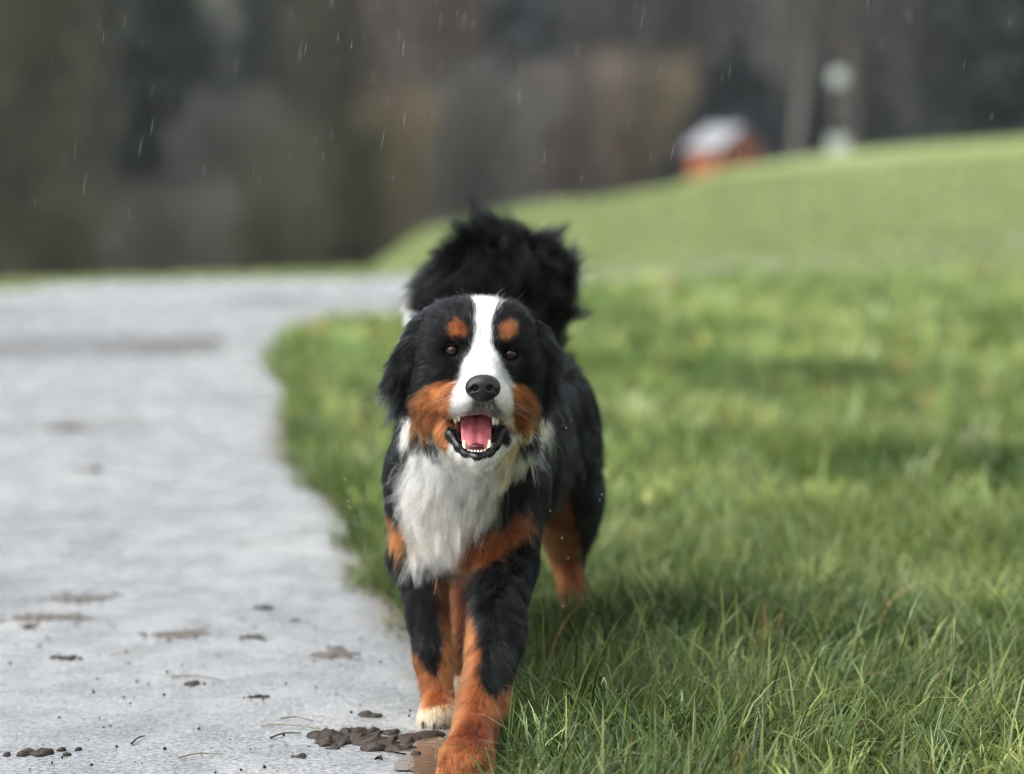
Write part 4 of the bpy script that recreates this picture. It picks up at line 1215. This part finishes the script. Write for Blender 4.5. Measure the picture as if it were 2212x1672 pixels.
# coarse far grass beyond, on the meadow and on the strip behind the path
r = np.random.default_rng(55)
B = scatter(52000, 15.5, 46, lambda y: -0.27 * y - 0.5, lambda y: 0.26 * y + 1, lambda x, y, r_: (~in_poly(x, y, PPOLY) | ((x > 0.5) & (r_.random(len(x)) < 0.75))) & (y < np.interp(x / y, CREST[:, 0], CREST[:, 1]) + 0.8) & (r_.random(len(x)) < np.clip(1.25 - y / 50, 0.2, 1)), 206)
n = len(B)
cc = grass_cols(B, r, 1.0) * 0.5 + np.array((0.31, 0.355, 0.17)) * 0.8  # farthest blades paler still, haze and highlights put into the colour
Vb, T, C, pts = blades(B, r.uniform(0.02, 0.065, n) * np.where(B[:, 0] > 0.2, 1.9, 1.0), 0.012 + B[:, 1] * 0.0008, r.uniform(0, 6.28, n), r.uniform(0.3, 1.2, n), cc, 2, 10)
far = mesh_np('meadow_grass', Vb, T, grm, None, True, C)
tag(far, 'far pale green meadow grass behind the path', kind='stuff')

# water drops sitting on the blades
dm, nt, b = new_mat('water_drop')
b.inputs['Base Color'].default_value = (0.95, 0.97, 1, 1)
b.inputs['Roughness'].default_value = 0.03
b.inputs['IOR'].default_value = 1.33
b.inputs['Transmission Weight'].default_value = 0.85
def octs(P, r_, mat, name, stretch=None):
    """small round drops, 32 faces each, in one mesh"""
    U = []; Fo = []
    nu, nv = 6, 4
    for j in range(nv + 1):
        for i in range(nu):
            th = math.pi * j / nv; ph = 2 * math.pi * i / nu
            U.append((math.sin(th) * math.cos(ph), math.sin(th) * math.sin(ph), math.cos(th)))
    for j in range(nv):
        for i in range(nu): Fo.append((j * nu + i, (j + 1) * nu + i, (j + 1) * nu + (i + 1) % nu, j * nu + (i + 1) % nu))
    U = np.array(U); Fo = np.array(Fo); n = len(P)
    W = U[None] * r_[:, None, None]
    if stretch is not None:
        W = W + U[None, :, 2:3] * stretch[:, None, :]
    W = W + P[:, None, :]
    return mesh_np(name, W.reshape(-1, 3), (Fo[None] + (np.arange(n) * len(U))[:, None, None]).reshape(-1, 4), mat)
cand = []
for a, b_, c in tips:
    m = np.linalg.norm(c[:, :2], axis=1) < 6.0
    u = r.random(m.sum())[:, None]
    cand.append(a[m] * u + b_[m] * (1 - u))
cand = np.concatenate(cand)
cand = cand[r.choice(len(cand), 5200, replace=False)]
o = octs(cand, r.uniform(0.0005, 0.0013, len(cand)), dm, 'dew_drop')
tag(o, 'tiny water drops on the near grass blades', kind='stuff')
# ================================================================== THE WOOD BEHIND
def mk_twig(name, c1, c2, sc=1.3):
    m, nt, b = new_mat(name)
    tc = N(nt, 'ShaderNodeTexCoord'); no = N(nt, 'ShaderNodeTexNoise', Scale=sc, Detail=4.0)
    nt.links.new(tc.outputs['Object'], no.inputs['Vector'])
    rr = ramp(nt, no.outputs[0], [(0.35, c1), (0.65, c2)])
    nt.links.new(rr.outputs[0], b.inputs['Base Color'])
    b.inputs['Roughness'].default_value = 0.85
    return m
M_BROWN = mk_twig('olive_brown_twigs', (0.066, 0.066, 0.040), (0.138, 0.132, 0.084))
M_GREY = mk_twig('grey_brown_twigs', (0.092, 0.092, 0.084), (0.19, 0.186, 0.170))
M_RED = mk_twig('reddish_twigs', (0.130, 0.104, 0.096), (0.25, 0.205, 0.190))
M_WOOD = mk_twig('far_wood_twigs', (0.060, 0.062, 0.060), (0.125, 0.122, 0.115))
M_TAN = mk_twig('tan_dry_leaves', (0.145, 0.115, 0.075), (0.28, 0.225, 0.155))
M_CONI = mk_twig('conifer_needles', (0.012, 0.024, 0.022), (0.030, 0.050, 0.046))
M_CONB = mk_twig('blue_green_needles', (0.022, 0.042, 0.045), (0.052, 0.080, 0.084))
M_BARK = mk_twig('pale_bark', (0.10, 0.094, 0.082), (0.20, 0.185, 0.16), 3)
M_DARKB = mk_twig('dark_bark', (0.04, 0.035, 0.03), (0.08, 0.07, 0.06), 3)

def tube(P, Rr, ns=8):
    P = np.array(P, float); n = len(P); V = []; F = []
    for i in range(n):
        t = norm(P[min(i + 1, n - 1)] - P[max(i - 1, 0)])
        s = norm(np.cross(t, np.array((0.3, 1, 0.1)))); u = np.cross(s, t)
        for k in range(ns):
            a = 2 * math.pi * k / ns
            V.append(P[i] + (s * math.cos(a) + u * math.sin(a)) * Rr[i])
    for i in range(n - 1):
        for k in range(ns): F.append((i * ns + k, i * ns + (k + 1) % ns, (i + 1) * ns + (k + 1) % ns, (i + 1) * ns + k))
    return np.array(V), np.array(F)
def cat(parts):
    V = []; F = []; o = 0
    for v, f in parts: V.append(v); F.append(f + o); o += len(v)
    return np.concatenate(V), np.concatenate(F)
def sticks(P, Dv, L, w):
    """thin four-sided twigs as crossed slivers, quads"""
    n = len(P); Dv = norm(Dv)
    s = norm(np.cross(Dv, rng.normal(size=(n, 3)))) * w[:, None]
    t = np.cross(Dv, s)
    V = np.stack([P - s, P + s, P + Dv * L[:, None] + s * 0.3, P + Dv * L[:, None] - s * 0.3, P - t, P + t, P + Dv * L[:, None] + t * 0.3, P + Dv * L[:, None] - t * 0.3], 1)
    F = np.array([[0, 1, 2, 3], [4, 5, 6, 7]])[None] + (np.arange(n) * 8)[:, None, None]
    return V.reshape(-1, 3), F.reshape(-1, 4)

def bare_tree(kind, lean=0.0, seed=0, n=2600, round_=0.5):
    """unit tree: height 1, crown about 0.5 wide. returns trunk(V,F), crown(V,F)"""
    r = np.random.default_rng(seed)
    tr = [(lean * t + 0.01 * math.sin(t * 7 + seed), 0.01 * math.cos(t * 5 + seed), t * 0.86) for t in np.linspace(0, 1, 9)]
    parts = [tube(tr, np.linspace(0.022, 0.004, 9) * (1.2 if kind == 'tree' else 0.6))]
    C = []
    nl = 16 if kind == 'tree' else 22
    for i in range(nl):
        t0 = r.uniform(0.18, 0.9) if kind == 'tree' else r.uniform(0.02, 0.35)
        b0 = np.array([np.interp(t0, np.linspace(0, 1, 9), [q[a] for q in tr]) for a in range(3)])
        az = r.uniform(0, 6.28); el = r.uniform(0.5, 1.1) if kind == 'tree' else r.uniform(0.75, 1.4)
        Ll = (0.38 * (1 - abs(t0 - 0.4))) if kind == 'tree' else r.uniform(0.5, 0.85)
        d = np.array((math.cos(az) * math.cos(el), math.sin(az) * math.cos(el), math.sin(el)))
        pts = [b0 + d * Ll * s + np.array((0, 0, 0.06 * s * s)) + r.normal(size=3) * 0.008 * s for s in np.linspace(0, 1, 5)]
        parts.append(tube(pts, np.linspace(0.009, 0.002, 5), 5))
        C += pts[1:]
    C = np.array(C)
    k = r.integers(0, len(C), n)
    P = C[k] + r.normal(size=(n, 3)) * np.array((0.055, 0.055, 0.05)) * (1.0 if kind == 'tree' else 1.15)
    P[:, 2] = np.where(P[:, 2] > 0.9, 0.9 - 0.35 * r.random(n) + 0.12 * r.random(n), np.clip(P[:, 2], 0.02, 1.0))
    Dv = (P - np.array((lean * 0.4, 0, 0.25))) * 1.0 + r.normal(size=(n, 3)) * 0.15 + np.array((0, 0, 0.25))
    crown = sticks(P, Dv, r.uniform(0.03, 0.08, n), r.uniform(0.003, 0.009, n))
    return cat(parts), crown

def conifer(seed=0, n=3600):
    r = np.random.default_rng(seed)
    tr = [(0, 0, t) for t in np.linspace(0, 1, 6)]
    trunk = tube(tr, np.linspace(0.016, 0.002, 6))
    z = 1 - r.random(n) ** 0.6 * 0.95
    tier = (np.sin(z * 62 + seed) * 0.5 + 0.5) * 0.35 + 0.65
    R_ = (1 - z) * 0.24 * tier * (0.8 + 0.3 * r.random(n)) + 0.006
    az = r.uniform(0, 6.28, n)
    R_ *= 1 + 0.25 * np.sin(az * 3 + z * 20 + seed)
    q = r.random(n) ** 0.45
    P = np.column_stack([np.cos(az) * R_ * q, np.sin(az) * R_ * q, z - 0.03 * q])
    Dv = np.column_stack([np.cos(az), np.sin(az), -0.35 + 0.2 * r.normal(size=n)])
    crown = sticks(P, Dv, r.uniform(0.03, 0.07, n) * (1.2 - 0.7 * z), r.uniform(0.008, 0.018, n))
    return trunk, crown

PROTO = {}
def proto(key):
    if key in PROTO: return PROTO[key]
    kind, sd, lean = key
    if kind == 'conifer': t, c = conifer(sd)
    else: t, c = bare_tree('tree' if kind == 'tree' else 'shrub', lean, sd, 2600 if kind == 'tree' else 3200)
    def me(nm, vf):
        o = mesh_np(nm, vf[0], vf[1], None, None, False); m = o.data
        bpy.data.objects.remove(o); return m
    PROTO[key] = (me('trunk', t), me('crown', c)); return PROTO[key]

def plant(kind, x, y, h, w, mat, label, seed=0, lean=0.0, group=None, name=None, bark=None, rot=0.0):
    tm, cm = proto((kind, seed, lean))
    root = empty(name or {'tree': 'bare_tree', 'shrub': 'bare_shrub', 'conifer': 'conifer'}[kind], (x, y, float(ground_h(x, y)) - 0.1))
    root.scale = (w, w, h); root.rotation_euler.z = rot
    for nm, me_, mt in (('trunk', tm, bark or M_DARKB), ('crown', cm, mat)):
        o = bpy.data.objects.new(nm, me_); link(o, root)
        if not me_.materials: me_.materials.append(mt)
        o.material_slots[0].link = 'OBJECT'; o.material_slots[0].material = mt
    tag(root, label, {'tree': 'tree', 'shrub': 'bush', 'conifer': 'tree'}[kind], group)
    return root
# bushes and trees along the brow, left to right in the photograph
G1 = 'bare bushes behind the brow of the meadow'; G2 = 'dark conifers in the wood'; G3 = 'bare trees in the wood'
plant('tree', -8.7, 44, 11, 5.0, M_BROWN, 'dark olive bare tree at the far left edge of the wood', 1, 0.0, G3)
plant('conifer', -12.6, 60, 16, 14.9, M_CONI, 'dark conifer in the top left corner of the wood', 2, 0, G2)
plant('conifer', -10.6, 66, 18, 16.6, M_CONB, 'broad blue-green conifer right of the dark olive tree', 3, 0, G2)
plant('conifer', -9.0, 64, 13, 13.1, M_CONI, 'shorter dark conifer in front of the left pale clearing', 25, 0, G2)
plant('shrub', -4.3, 30, 3.3, 1.9, M_GREY, 'grey-brown bare bush behind the grass strip, left of the round bush', 4, 0, G1)
plant('shrub', -5.9, 31, 3.5, 2.2, M_BROWN, 'dark brown bare bush at the left end of the grass strip', 5, 0, G1)
plant('shrub', -3.45, 33, 3.9, 1.9, M_BROWN, 'dull brown bush just left of the large round bush', 26, 0, G1)
plant('tree', -5.7, 50, 8.0, 4.6, M_GREY, 'small grey bare tree standing above the dull brown bush', 27, 0, G3)
plant('shrub', -2.45, 35, 4.9, 2.5, M_BROWN, 'large round olive-brown bush where the path bends', 6, 0, G1)
plant('shrub', -1.93, 39, 5.0, 1.5, M_TAN, 'tan bush beside the large round bush at the meadow slope', 7, 0, G1)
plant('conifer', -7.2, 78, 20, 13.1, M_CONI, 'slim dark conifer between the two pale clearings', 8, 0, G2)
plant('tree', -4.7, 66, 13.5, 6.5, M_BROWN, 'tall olive-brown bare tree behind the tan bush', 9, 0.03, G3)
plant('tree', -2.1, 64, 14.5, 5.5, M_RED, 'reddish bare tree above the raised tail', 10, 0.0, G3)
plant('conifer', -0.7, 78, 21, 14.9, M_CONB, 'blue-green conifer right of the reddish tree', 11, 0, G2)
plant('shrub', -0.9, 50, 5.0, 3.2, M_GREY, 'grey bare bush behind the middle of the meadow edge', 12, 0, G1)
plant('shrub', 1.25, 58, 5.0, 3.2, M_RED, 'reddish-brown bush left of the orange shed', 13, 0, G1)
plant('shrub', 3.05, 62, 4.9, 2.9, M_TAN, 'brown bush touching the orange shed', 14, 0, G1)
plant('tree', 2.0, 78, 15, 7.5, M_GREY, 'grey bare tree above the reddish-brown bush', 15, 0, G3)
plant('tree', 4.8, 80, 15, 7.5, M_GREY, 'grey bare tree left of the pale trunk', 16, -0.03, G3)
plant('tree', 8.2, 97, 22, 9, M_TAN, 'bare tree with a pale trunk above the orange shed', 17, 0.0, G3, bark=M_BARK)
plant('conifer', 9.6, 96, 16, 15.8, M_CONB, 'blue-green conifer behind the orange shed', 18, 0, G2)
plant('tree', 8.0, 70, 14, 6.5, M_GREY, 'leaning grey tree between the shed and the post', 19, 0.18, G3, bark=M_BARK)
plant('tree', 10.6, 76, 16, 7, M_RED, 'reddish bare tree behind the marker post', 20, 0.0, G3, bark=M_BARK)
plant('tree', 12.1, 74, 15, 6.5, M_GREY, 'grey-brown bare tree right of the marker post', 21, 0.02, G3, bark=M_BARK)
plant('tree', 13.5, 76, 15, 6, M_RED, 'bare tree left of the dark conifer on the right edge', 22, 0.0, G3)
plant('conifer', 14.9, 69, 17, 15.0, M_CONI, 'nearly black conifer at the right edge of the frame', 23, 0, G2)
plant('conifer', 17.2, 71, 19, 16.2, M_CONI, 'dark conifer outermost on the right', 24, 0, G2)

# far woodland covering the valley side: one mass
r = np.random.default_rng(31)
for nm_, kinds, mat, n_, sd_ in (('woodland', 'conifer', M_CONB, 420, 1), ('brown_woodland', 'tree', M_WOOD, 260, 2)):
    PV_, PF_ = [], []; o_ = 0
    cv, cf = (conifer(50, 420) if kinds == 'conifer' else bare_tree('tree', 0, 51, 420))[1]
    cnt = 0
    while cnt < n_:
        a = r.uniform(-0.5, 0.5); d = r.uniform(86, 160) if sd_ == 2 else r.uniform(98, 190)
        x, y = a * d, d
        if (abs(a + 0.130) < 0.034 or abs(a + 0.092) < 0.014) and d > 100: continue
        h = r.uniform(9, 15); hz_ = float(ground_h(x, y))
        w = h * (1.2 if sd_ == 1 else 1.3)
        v = cv * np.array((w, w, h)); c_, s_ = math.cos(cnt), math.sin(cnt)
        v = np.column_stack([v[:, 0] * c_ - v[:, 1] * s_, v[:, 0] * s_ + v[:, 1] * c_, v[:, 2]]) + np.array((x, y, hz_))
        PV_.append(v); PF_.append(cf + o_); o_ += len(v); cnt += 1
    o = mesh_np(nm_, np.concatenate(PV_), np.concatenate(PF_), mat, None, False)
    tag(o, 'far blue-green conifer wood on the valley side' if sd_ == 1 else 'far grey-brown bare wood on the valley side', kind='stuff')

# ------------------------------------------------------------------ boxes with bevelled edges
def box(name, lo, hi, mat, parent, bev=0.01):
    lo = np.array(lo, float); hi = np.array(hi, float)
    import bmesh
    bm = bmesh.new(); bmesh.ops.create_cube(bm, size=1)
    for v in bm.verts: v.co = Vector(((lo + hi) / 2 + np.array(v.co) * (hi - lo)).tolist())
    if bev: bmesh.ops.bevel(bm, geom=bm.edges[:], offset=bev, segments=1, affect='EDGES')
    me = bpy.data.meshes.new(name); bm.to_mesh(me); bm.free(); me.materials.append(mat)
    return link(bpy.data.objects.new(name, me), parent)
def plain(name, c, rough=0.6, sc=4, var=0.25):
    m, nt, b = new_mat(name)
    tc = N(nt, 'ShaderNodeTexCoord'); no = N(nt, 'ShaderNodeTexNoise', Scale=sc, Detail=6.0)
    nt.links.new(tc.outputs['Object'], no.inputs['Vector'])
    rr = ramp(nt, no.outputs[0], [(0.3, [k * (1 - var) for k in c]), (0.7, [min(k * (1 + var), 1) for k in c])])
    nt.links.new(rr.outputs[0], b.inputs['Base Color']); b.inputs['Roughness'].default_value = rough
    return m
M_OR = plain('orange_red_boards', (0.56, 0.17, 0.070)); M_ROOF = plain('pale_grey_roofing', (0.42, 0.44, 0.48), 0.4)
M_DK = plain('dark_opening', (0.02, 0.02, 0.02)); M_WH = plain('weathered_white_paint', (0.42, 0.46, 0.47), 0.4); M_POST = plain('grey_wood', (0.20, 0.185, 0.165))
# shed on the far side of the brow
sx, sy = 7.55, 86.0
sz = float(ground_h(sx, sy)) - 0.3
top = 1.72
shed = empty('shed', (sx, sy, sz)); shed.rotation_euler.z = math.radians(-60)
tag(shed, 'orange-red shed with a pale grey roof at the edge of the meadow', 'shed')
H_ = top - sz
for k in range(10):
    box('board', (-1.35 + k * 0.27 + 0.01, -1.32, 0), (-1.35 + (k + 1) * 0.27 - 0.01, -1.27, H_ - 0.72 + 0.0), M_OR, shed, 0)
box('wall', (-1.33, -1.26, 0), (1.33, 1.3, H_ - 0.75), M_OR, shed, 0)
V = np.array([(-1.33, -1.26, H_ - 0.75), (-1.33, 1.3, H_ - 0.75), (-1.33, 0.02, H_ - 0.06), (1.33, -1.26, H_ - 0.75), (1.33, 1.3, H_ - 0.75), (1.33, 0.02, H_ - 0.06)])
for q in (0, 3):
    mesh_np('gable', V[q:q + 3], np.array([[0, 1, 2]]), M_OR, shed, False)
for s in (-1, 1):
    V, F = [], []
    y1 = s * 1.50
    zz = H_ - 0.83
    V = [(-1.6, 0.02, H_), (1.6, 0.02, H_), (1.6, y1, zz), (-1.6, y1, zz), (-1.6, 0.02, H_ - 0.08), (1.6, 0.02, H_ - 0.08), (1.6, y1, zz - 0.08), (-1.6, y1, zz - 0.08)]
    mesh_np('roof', V, [[0, 1, 2, 3], [7, 6, 5, 4], [0, 4, 5, 1], [1, 5, 6, 2], [2, 6, 7, 3], [3, 7, 4, 0]], M_ROOF, shed, False)
box('door', (-0.45, -1.35, 0), (0.45, -1.325, 2.0), M_DK, shed, 0.005)
# marker post with pale disc and pale box
shed.scale = (0.70, 0.70, 0.955)
mx_, my_ = 7.66, 57.3
mz = float(ground_h(mx_, my_))
post = empty('marker_post', (mx_, my_, mz - 0.1))
tag(post, 'thin grey post with a pale plate on top and a pale box at its foot', 'post')
box('pole', (-0.03, -0.03, 0), (0.03, 0.03, 2.0), M_POST, post, 0.005)
V, F = tube([(0, -0.06, 1.88), (0, -0.03, 1.88)], [0.21, 0.21], 20)
V = np.concatenate([V, [(0, -0.06, 1.88), (0, -0.03, 1.88)]])
F = list(map(tuple, F)) + [(40, (i + 1) % 20, i, i) for i in range(0)]
ft = [(40, (2 * i + 2) % 20, 2 * i + 1, 2 * i) for i in range(10)] + [(41, 20 + 2 * i, 20 + 2 * i + 1, 20 + (2 * i + 2) % 20) for i in range(10)]
mesh_np('plate', V, np.array(F + ft), M_WH, post, False)
box('foot_box', (-0.22, -0.24, 0.0), (0.22, -0.04, 0.48), M_WH, post, 0.02)

# air: mist between the wood and the camera
hz_m = bpy.data.materials.new('mist'); hz_m.use_nodes = True; nt = hz_m.node_tree; nt.nodes.clear()
pv = nt.nodes.new('ShaderNodeVolumePrincipled'); pv.inputs['Color'].default_value = (0.86, 0.90, 0.95, 1); pv.inputs['Density'].default_value = 0.0005
ou = nt.nodes.new('ShaderNodeOutputMaterial'); nt.links.new(pv.outputs[0], ou.inputs['Volume'])
haze = box('haze', (-345, -345, -9), (345, 345, 96), hz_m, None, 0)
tag(haze, 'thin grey rain mist filling the valley', kind='stuff')

# ================================================================== THINGS ON THE PATH
mudm, nt, b = new_mat('wet_mud')
tc = N(nt, 'ShaderNodeTexCoord'); no = N(nt, 'ShaderNodeTexNoise', Scale=90.0, Detail=6.0)
nt.links.new(tc.outputs['Object'], no.inputs['Vector'])
rr = ramp(nt, no.outputs[0], [(0.3, (0.012, 0.009, 0.006)), (0.7, (0.045, 0.032, 0.023))])
nt.links.new(rr.outputs[0], b.inputs['Base Color']); b.inputs['Roughness'].default_value = 0.6; b.inputs['Specular IOR Level'].default_value = 0.3
bp = N(nt, 'ShaderNodeBump', Strength=0.7, Distance=0.004); nt.links.new(no.outputs[0], bp.inputs['Height']); nt.links.new(bp.outputs[0], b.inputs['Normal'])
smm = plain('thin_dried_mud', (0.085, 0.072, 0.060), 0.6, 60)
def clod(name, blobs, label, cat_, group=None, seed=0, st=0.0025, mat=None, rough=0.003):
    """lump of soil from overlapping squashed blobs (x, y, rx, ry, rz)"""
    B = np.array(blobs, float)
    lo = (B[:, :2] - B[:, 2:4]).min(0) - 0.01; hi = (B[:, :2] + B[:, 2:4]).max(0) + 0.01
    Fd = Field(np.arange(lo[0], hi[0], st), np.arange(lo[1], hi[1], st), np.arange(-0.008, B[:, 4].max() + 0.012, st))
    for (x, y, rx, ry, rz) in B: Fd.ell((x, y, 0.0), (rx, ry, rz), 0.004)
    V, F = Fd.nets(1)
    V += (vnoise(V, 230, seed)[:, None] * np.array((1, 1, 0.8)) * rough)
    V[:, 2] += 0.0105
    c = np.array((B[:, 0].mean(), B[:, 1].mean(), 0))
    o = mesh_np(name, V - c, F, mat or mudm, None, True, None, c)
    return tag(o, label, cat_, group)
r = np.random.default_rng(4)
bl = []
for i in range(230):
    t = r.random(); x = -0.335 + 0.155 * t + r.normal() * 0.009; y = 4.10 + 0.035 * math.sin(t * 5) + r.normal() * 0.030
    s = 0.0025 + 0.010 * r.random() ** 2.5; bl.append((x, y, s * r.uniform(0.8, 1.7), s * r.uniform(0.8, 1.5), s * r.uniform(0.35, 1.1)))
clod('mud_clump', bl, 'crumbly dark mud trodden onto the path beside the front paws', 'mud', None, 5, 0.0016, None, 0.0040)
clod('mud_clump', [(-0.178, 4.12, 0.030, 0.022, 0.009), (-0.150, 4.135, 0.024, 0.018, 0.012), (-0.135, 4.15, 0.018, 0.02, 0.008)], 'smooth flat mud lump directly in front of the pale paw', 'mud', None, 6, 0.002, None, 0.0015)
clod('mud_clump', [(-0.262, 4.30, 0.018, 0.02, 0.007), (-0.246, 4.29, 0.012, 0.014, 0.005)], 'small mud crumb just behind the crumbly dark mud', 'mud', None, 7)
G4 = 'soil crumbs scattered on the path'
for (x, y, s, e, lb) in (
        (-0.553, 5.30, 0.013, 1.1, 'round brown crumb in the middle of the path, left of the front legs'),
        (-0.473, 5.16, 0.009, 1.0, 'small brown crumb right of the round brown one'),
        (-0.540, 4.98, 0.013, 2.0, 'elongated brown crumb below the round brown one'),
        (-1.033, 5.10, 0.010, 1.0, 'dark crumb at the left edge of the frame'),
        (-0.895, 4.78, 0.012, 1.8, 'flat dark crumb nearest the dark smear on the left'),
        (-0.600, 4.55, 0.010, 1.9, 'small dark crumb low in the left half of the path'),
        (-0.478, 4.44, 0.009, 1.5, 'dark crumb above the twigs on the path'),
        (-0.353, 4.00, 0.007, 1.3, 'lowest small dark crumb, left of the crumbly mud'),
        (-1.585, 8.62, 0.030, 1.3, 'blurred dark clod far back on the left of the path'),
        (-1.315, 7.55, 0.020, 1.2, 'blurred small clod in front of the far dark clod'),
        (-0.400, 6.50, 0.018, 2.2, 'blurred brown lump beside the grass edge tuft'),
        (-0.800, 4.02, 0.016, 2.8, 'long dark streak of soil at the bottom left of the path')):
    bb = [(x + r.normal() * s * 0.7 * e, y + r.normal() * s * 0.8, s * r.uniform(0.2, 0.7), s * r.uniform(0.2, 0.6), s * r.uniform(0.2, 0.6)) for _ in range(14)]
    clod('soil_crumb', bb, lb, 'soil crumb', G4, int(1000 * abs(x)), 0.0022 if y < 6 else 0.004, None, 0.0018)
for (x, y, wx, lb) in ((-0.98, 5.42, 0.085, 'wide brown smear of soil on the left of the path'), (-1.01, 5.20, 0.09, 'darker soil smear below the wide brown one'), (-0.70, 5.02, 0.07, 'thin grey soil streak left of the brown crumbs'), (-0.36, 4.82, 0.045, 'thin brown smear of soil close to the front legs')):
    bb = [(x + r.normal() * wx * 0.55, y + r.normal() * 0.035, r.uniform(0.003, 0.010), r.uniform(0.003, 0.012), r.uniform(0.0008, 0.003)) for _ in range(44)] + [(x, y, wx * 0.8, 0.016, 0.0022)] + [(x + k * wx * 0.4, y + 0.006 * k, wx * 0.5, 0.02, 0.0018) for k in (-1, 1)]
    clod('soil_smear', bb, lb, 'soil smear', 'soil smears on the path', int(1000 * abs(y)), 0.0026, smm, 0.001)
# twigs and straws
stm = plain('dry_straw', (0.16, 0.135, 0.075), 0.5, 40); twm = plain('wet_dark_twig', (0.055, 0.045, 0.032), 0.4, 40)
for (x0, y0, x1, y1, w, mt, nm_, lb) in (
        (-0.445, 4.205, -0.335, 4.19, 0.0016, stm, 'straw', 'long straw stalk, lower of the two crossing left of the mud'),
        (-0.415, 4.26, -0.355, 4.25, 0.0016, twm, 'straw', 'short dark stalk above the long straw stalk'),
        (-0.420, 4.12, -0.370, 4.16, 0.0020, twm, 'twig', 'bent twig below the long straw stalk'),
        (-0.56, 3.985, -0.49, 4.015, 0.0014, stm, 'straw', 'thin straw at the bottom edge of the frame'),
        (-0.655, 4.08, -0.640, 4.14, 0.0022, twm, 'twig', 'short upright dark twig low on the left'),
        (-0.66, 4.60, -0.56, 4.58, 0.0018, twm, 'twig', 'thin dark twig in the middle of the left half'),
        (-0.81, 4.80, -0.74, 4.79, 0.0016, stm, 'straw', 'pale straw lying right of the flat dark crumb')):
    ps = [((x0 + (x1 - x0) * t), (y0 + (y1 - y0) * t + 0.006 * math.sin(t * 5)), 0.0135 + 0.003 * math.sin(t * 3.1)) for t in np.linspace(0, 1, 9)]
    c = np.array(ps[0]) * np.array((1, 1, 0))
    V, F = tube(ps, [w * (1 - 0.5 * k / 9) for k in range(9)], 6)
    tag(mesh_np(nm_, V - c, F, mt, None, True, None, c), lb, nm_, 'stalks and twigs on the path')
# uncountable grit
n = 800
gx = r.uniform(-1.25, -0.10, n); gy = r.uniform(3.7, 7.0, n)
ok = edge_dist(gx, gy) < -0.02
o = octs(np.column_stack([gx, gy, np.full(n, 0.0125)])[ok], (r.random(n) ** 3 * 0.0028 + 0.0006)[ok], mudm, 'grit')
tag(o, 'fine dark grit strewn over the path', kind='stuff')
# puddle of muddy water at the front paws
pum, nt, b = new_mat('muddy_water')
b.inputs['Base Color'].default_value = (0.10, 0.072, 0.050, 1); b.inputs['Roughness'].default_value = 0.06
bump(nt, b, 60, 0.25, 0.004)
n = 60
V = [(-0.125, 4.02, 0.0140)]
for i in range(n):
    a = 2 * math.pi * i / n
    rr_ = 1 + 0.22 * math.sin(3 * a + 1) + 0.12 * math.sin(7 * a) + 0.06 * math.sin(13 * a)
    V.append((-0.125 + 0.085 * rr_ * math.cos(a), 4.02 + 0.13 * rr_ * math.sin(a), 0.0140))
V = np.array(V); c = V[0] * np.array((1, 1, 0))
o = mesh_np('puddle', V - c, np.array([(0, 1 + i, 1 + (i + 1) % n) for i in range(n)]), pum, None, True, None, c)
tag(o, 'shallow brown puddle under the front paws', 'puddle')

# ================================================================== RAIN
rm_, nt, b = new_mat('falling_rain')
b.inputs['Base Color'].default_value = (0.6, 0.63, 0.65, 1); b.inputs['Roughness'].default_value = 0.15  # pale base colour stands in for sky light refracted by the drops
b.inputs['Transmission Weight'].default_value = 0.35; b.inputs['IOR'].default_value = 1.33
n = 170
y = r.uniform(3.5, 5.4, n) ; x = r.uniform(-0.25, 0.25, n) * y
z = 1.05 + r.uniform(-0.03, 0.075, n) * y
z = np.where(r.random(n) < 0.25, r.uniform(0.05, 1.0, n), z)
keep = ~((np.abs(x + 0.05) < 0.2) & (y > 3.9) & (y < 5.4) & (z < 0.9)) & (z > 0.04)
x, y, z = x[keep], y[keep], z[keep]; n = len(x)
Ls = r.uniform(0.006, 0.018, n)
st_ = np.column_stack([Ls * r.uniform(0.05, 0.22, n), np.zeros(n), Ls])
o = octs(np.column_stack([x, y, z]), np.full(n, 0.00021) * r.uniform(0.7, 1.3, n), rm_, 'rain', st_)
tag(o, 'thin falling raindrops in front of the wood', kind='stuff')
n = 60
x = r.normal(0.13, 0.05, n); y = r.uniform(4.1, 4.5, n); z = r.uniform(0.2, 0.62, n)
x[:14] = r.uniform(-0.33, -0.24, 14); z[:14] = r.uniform(0.35, 0.45, 14)
o = octs(np.column_stack([x, y, z]), r.uniform(0.0005, 0.0013, n), dm, 'splash_drop')
tag(o, 'fine water drops flung off beside the dog', kind='stuff')
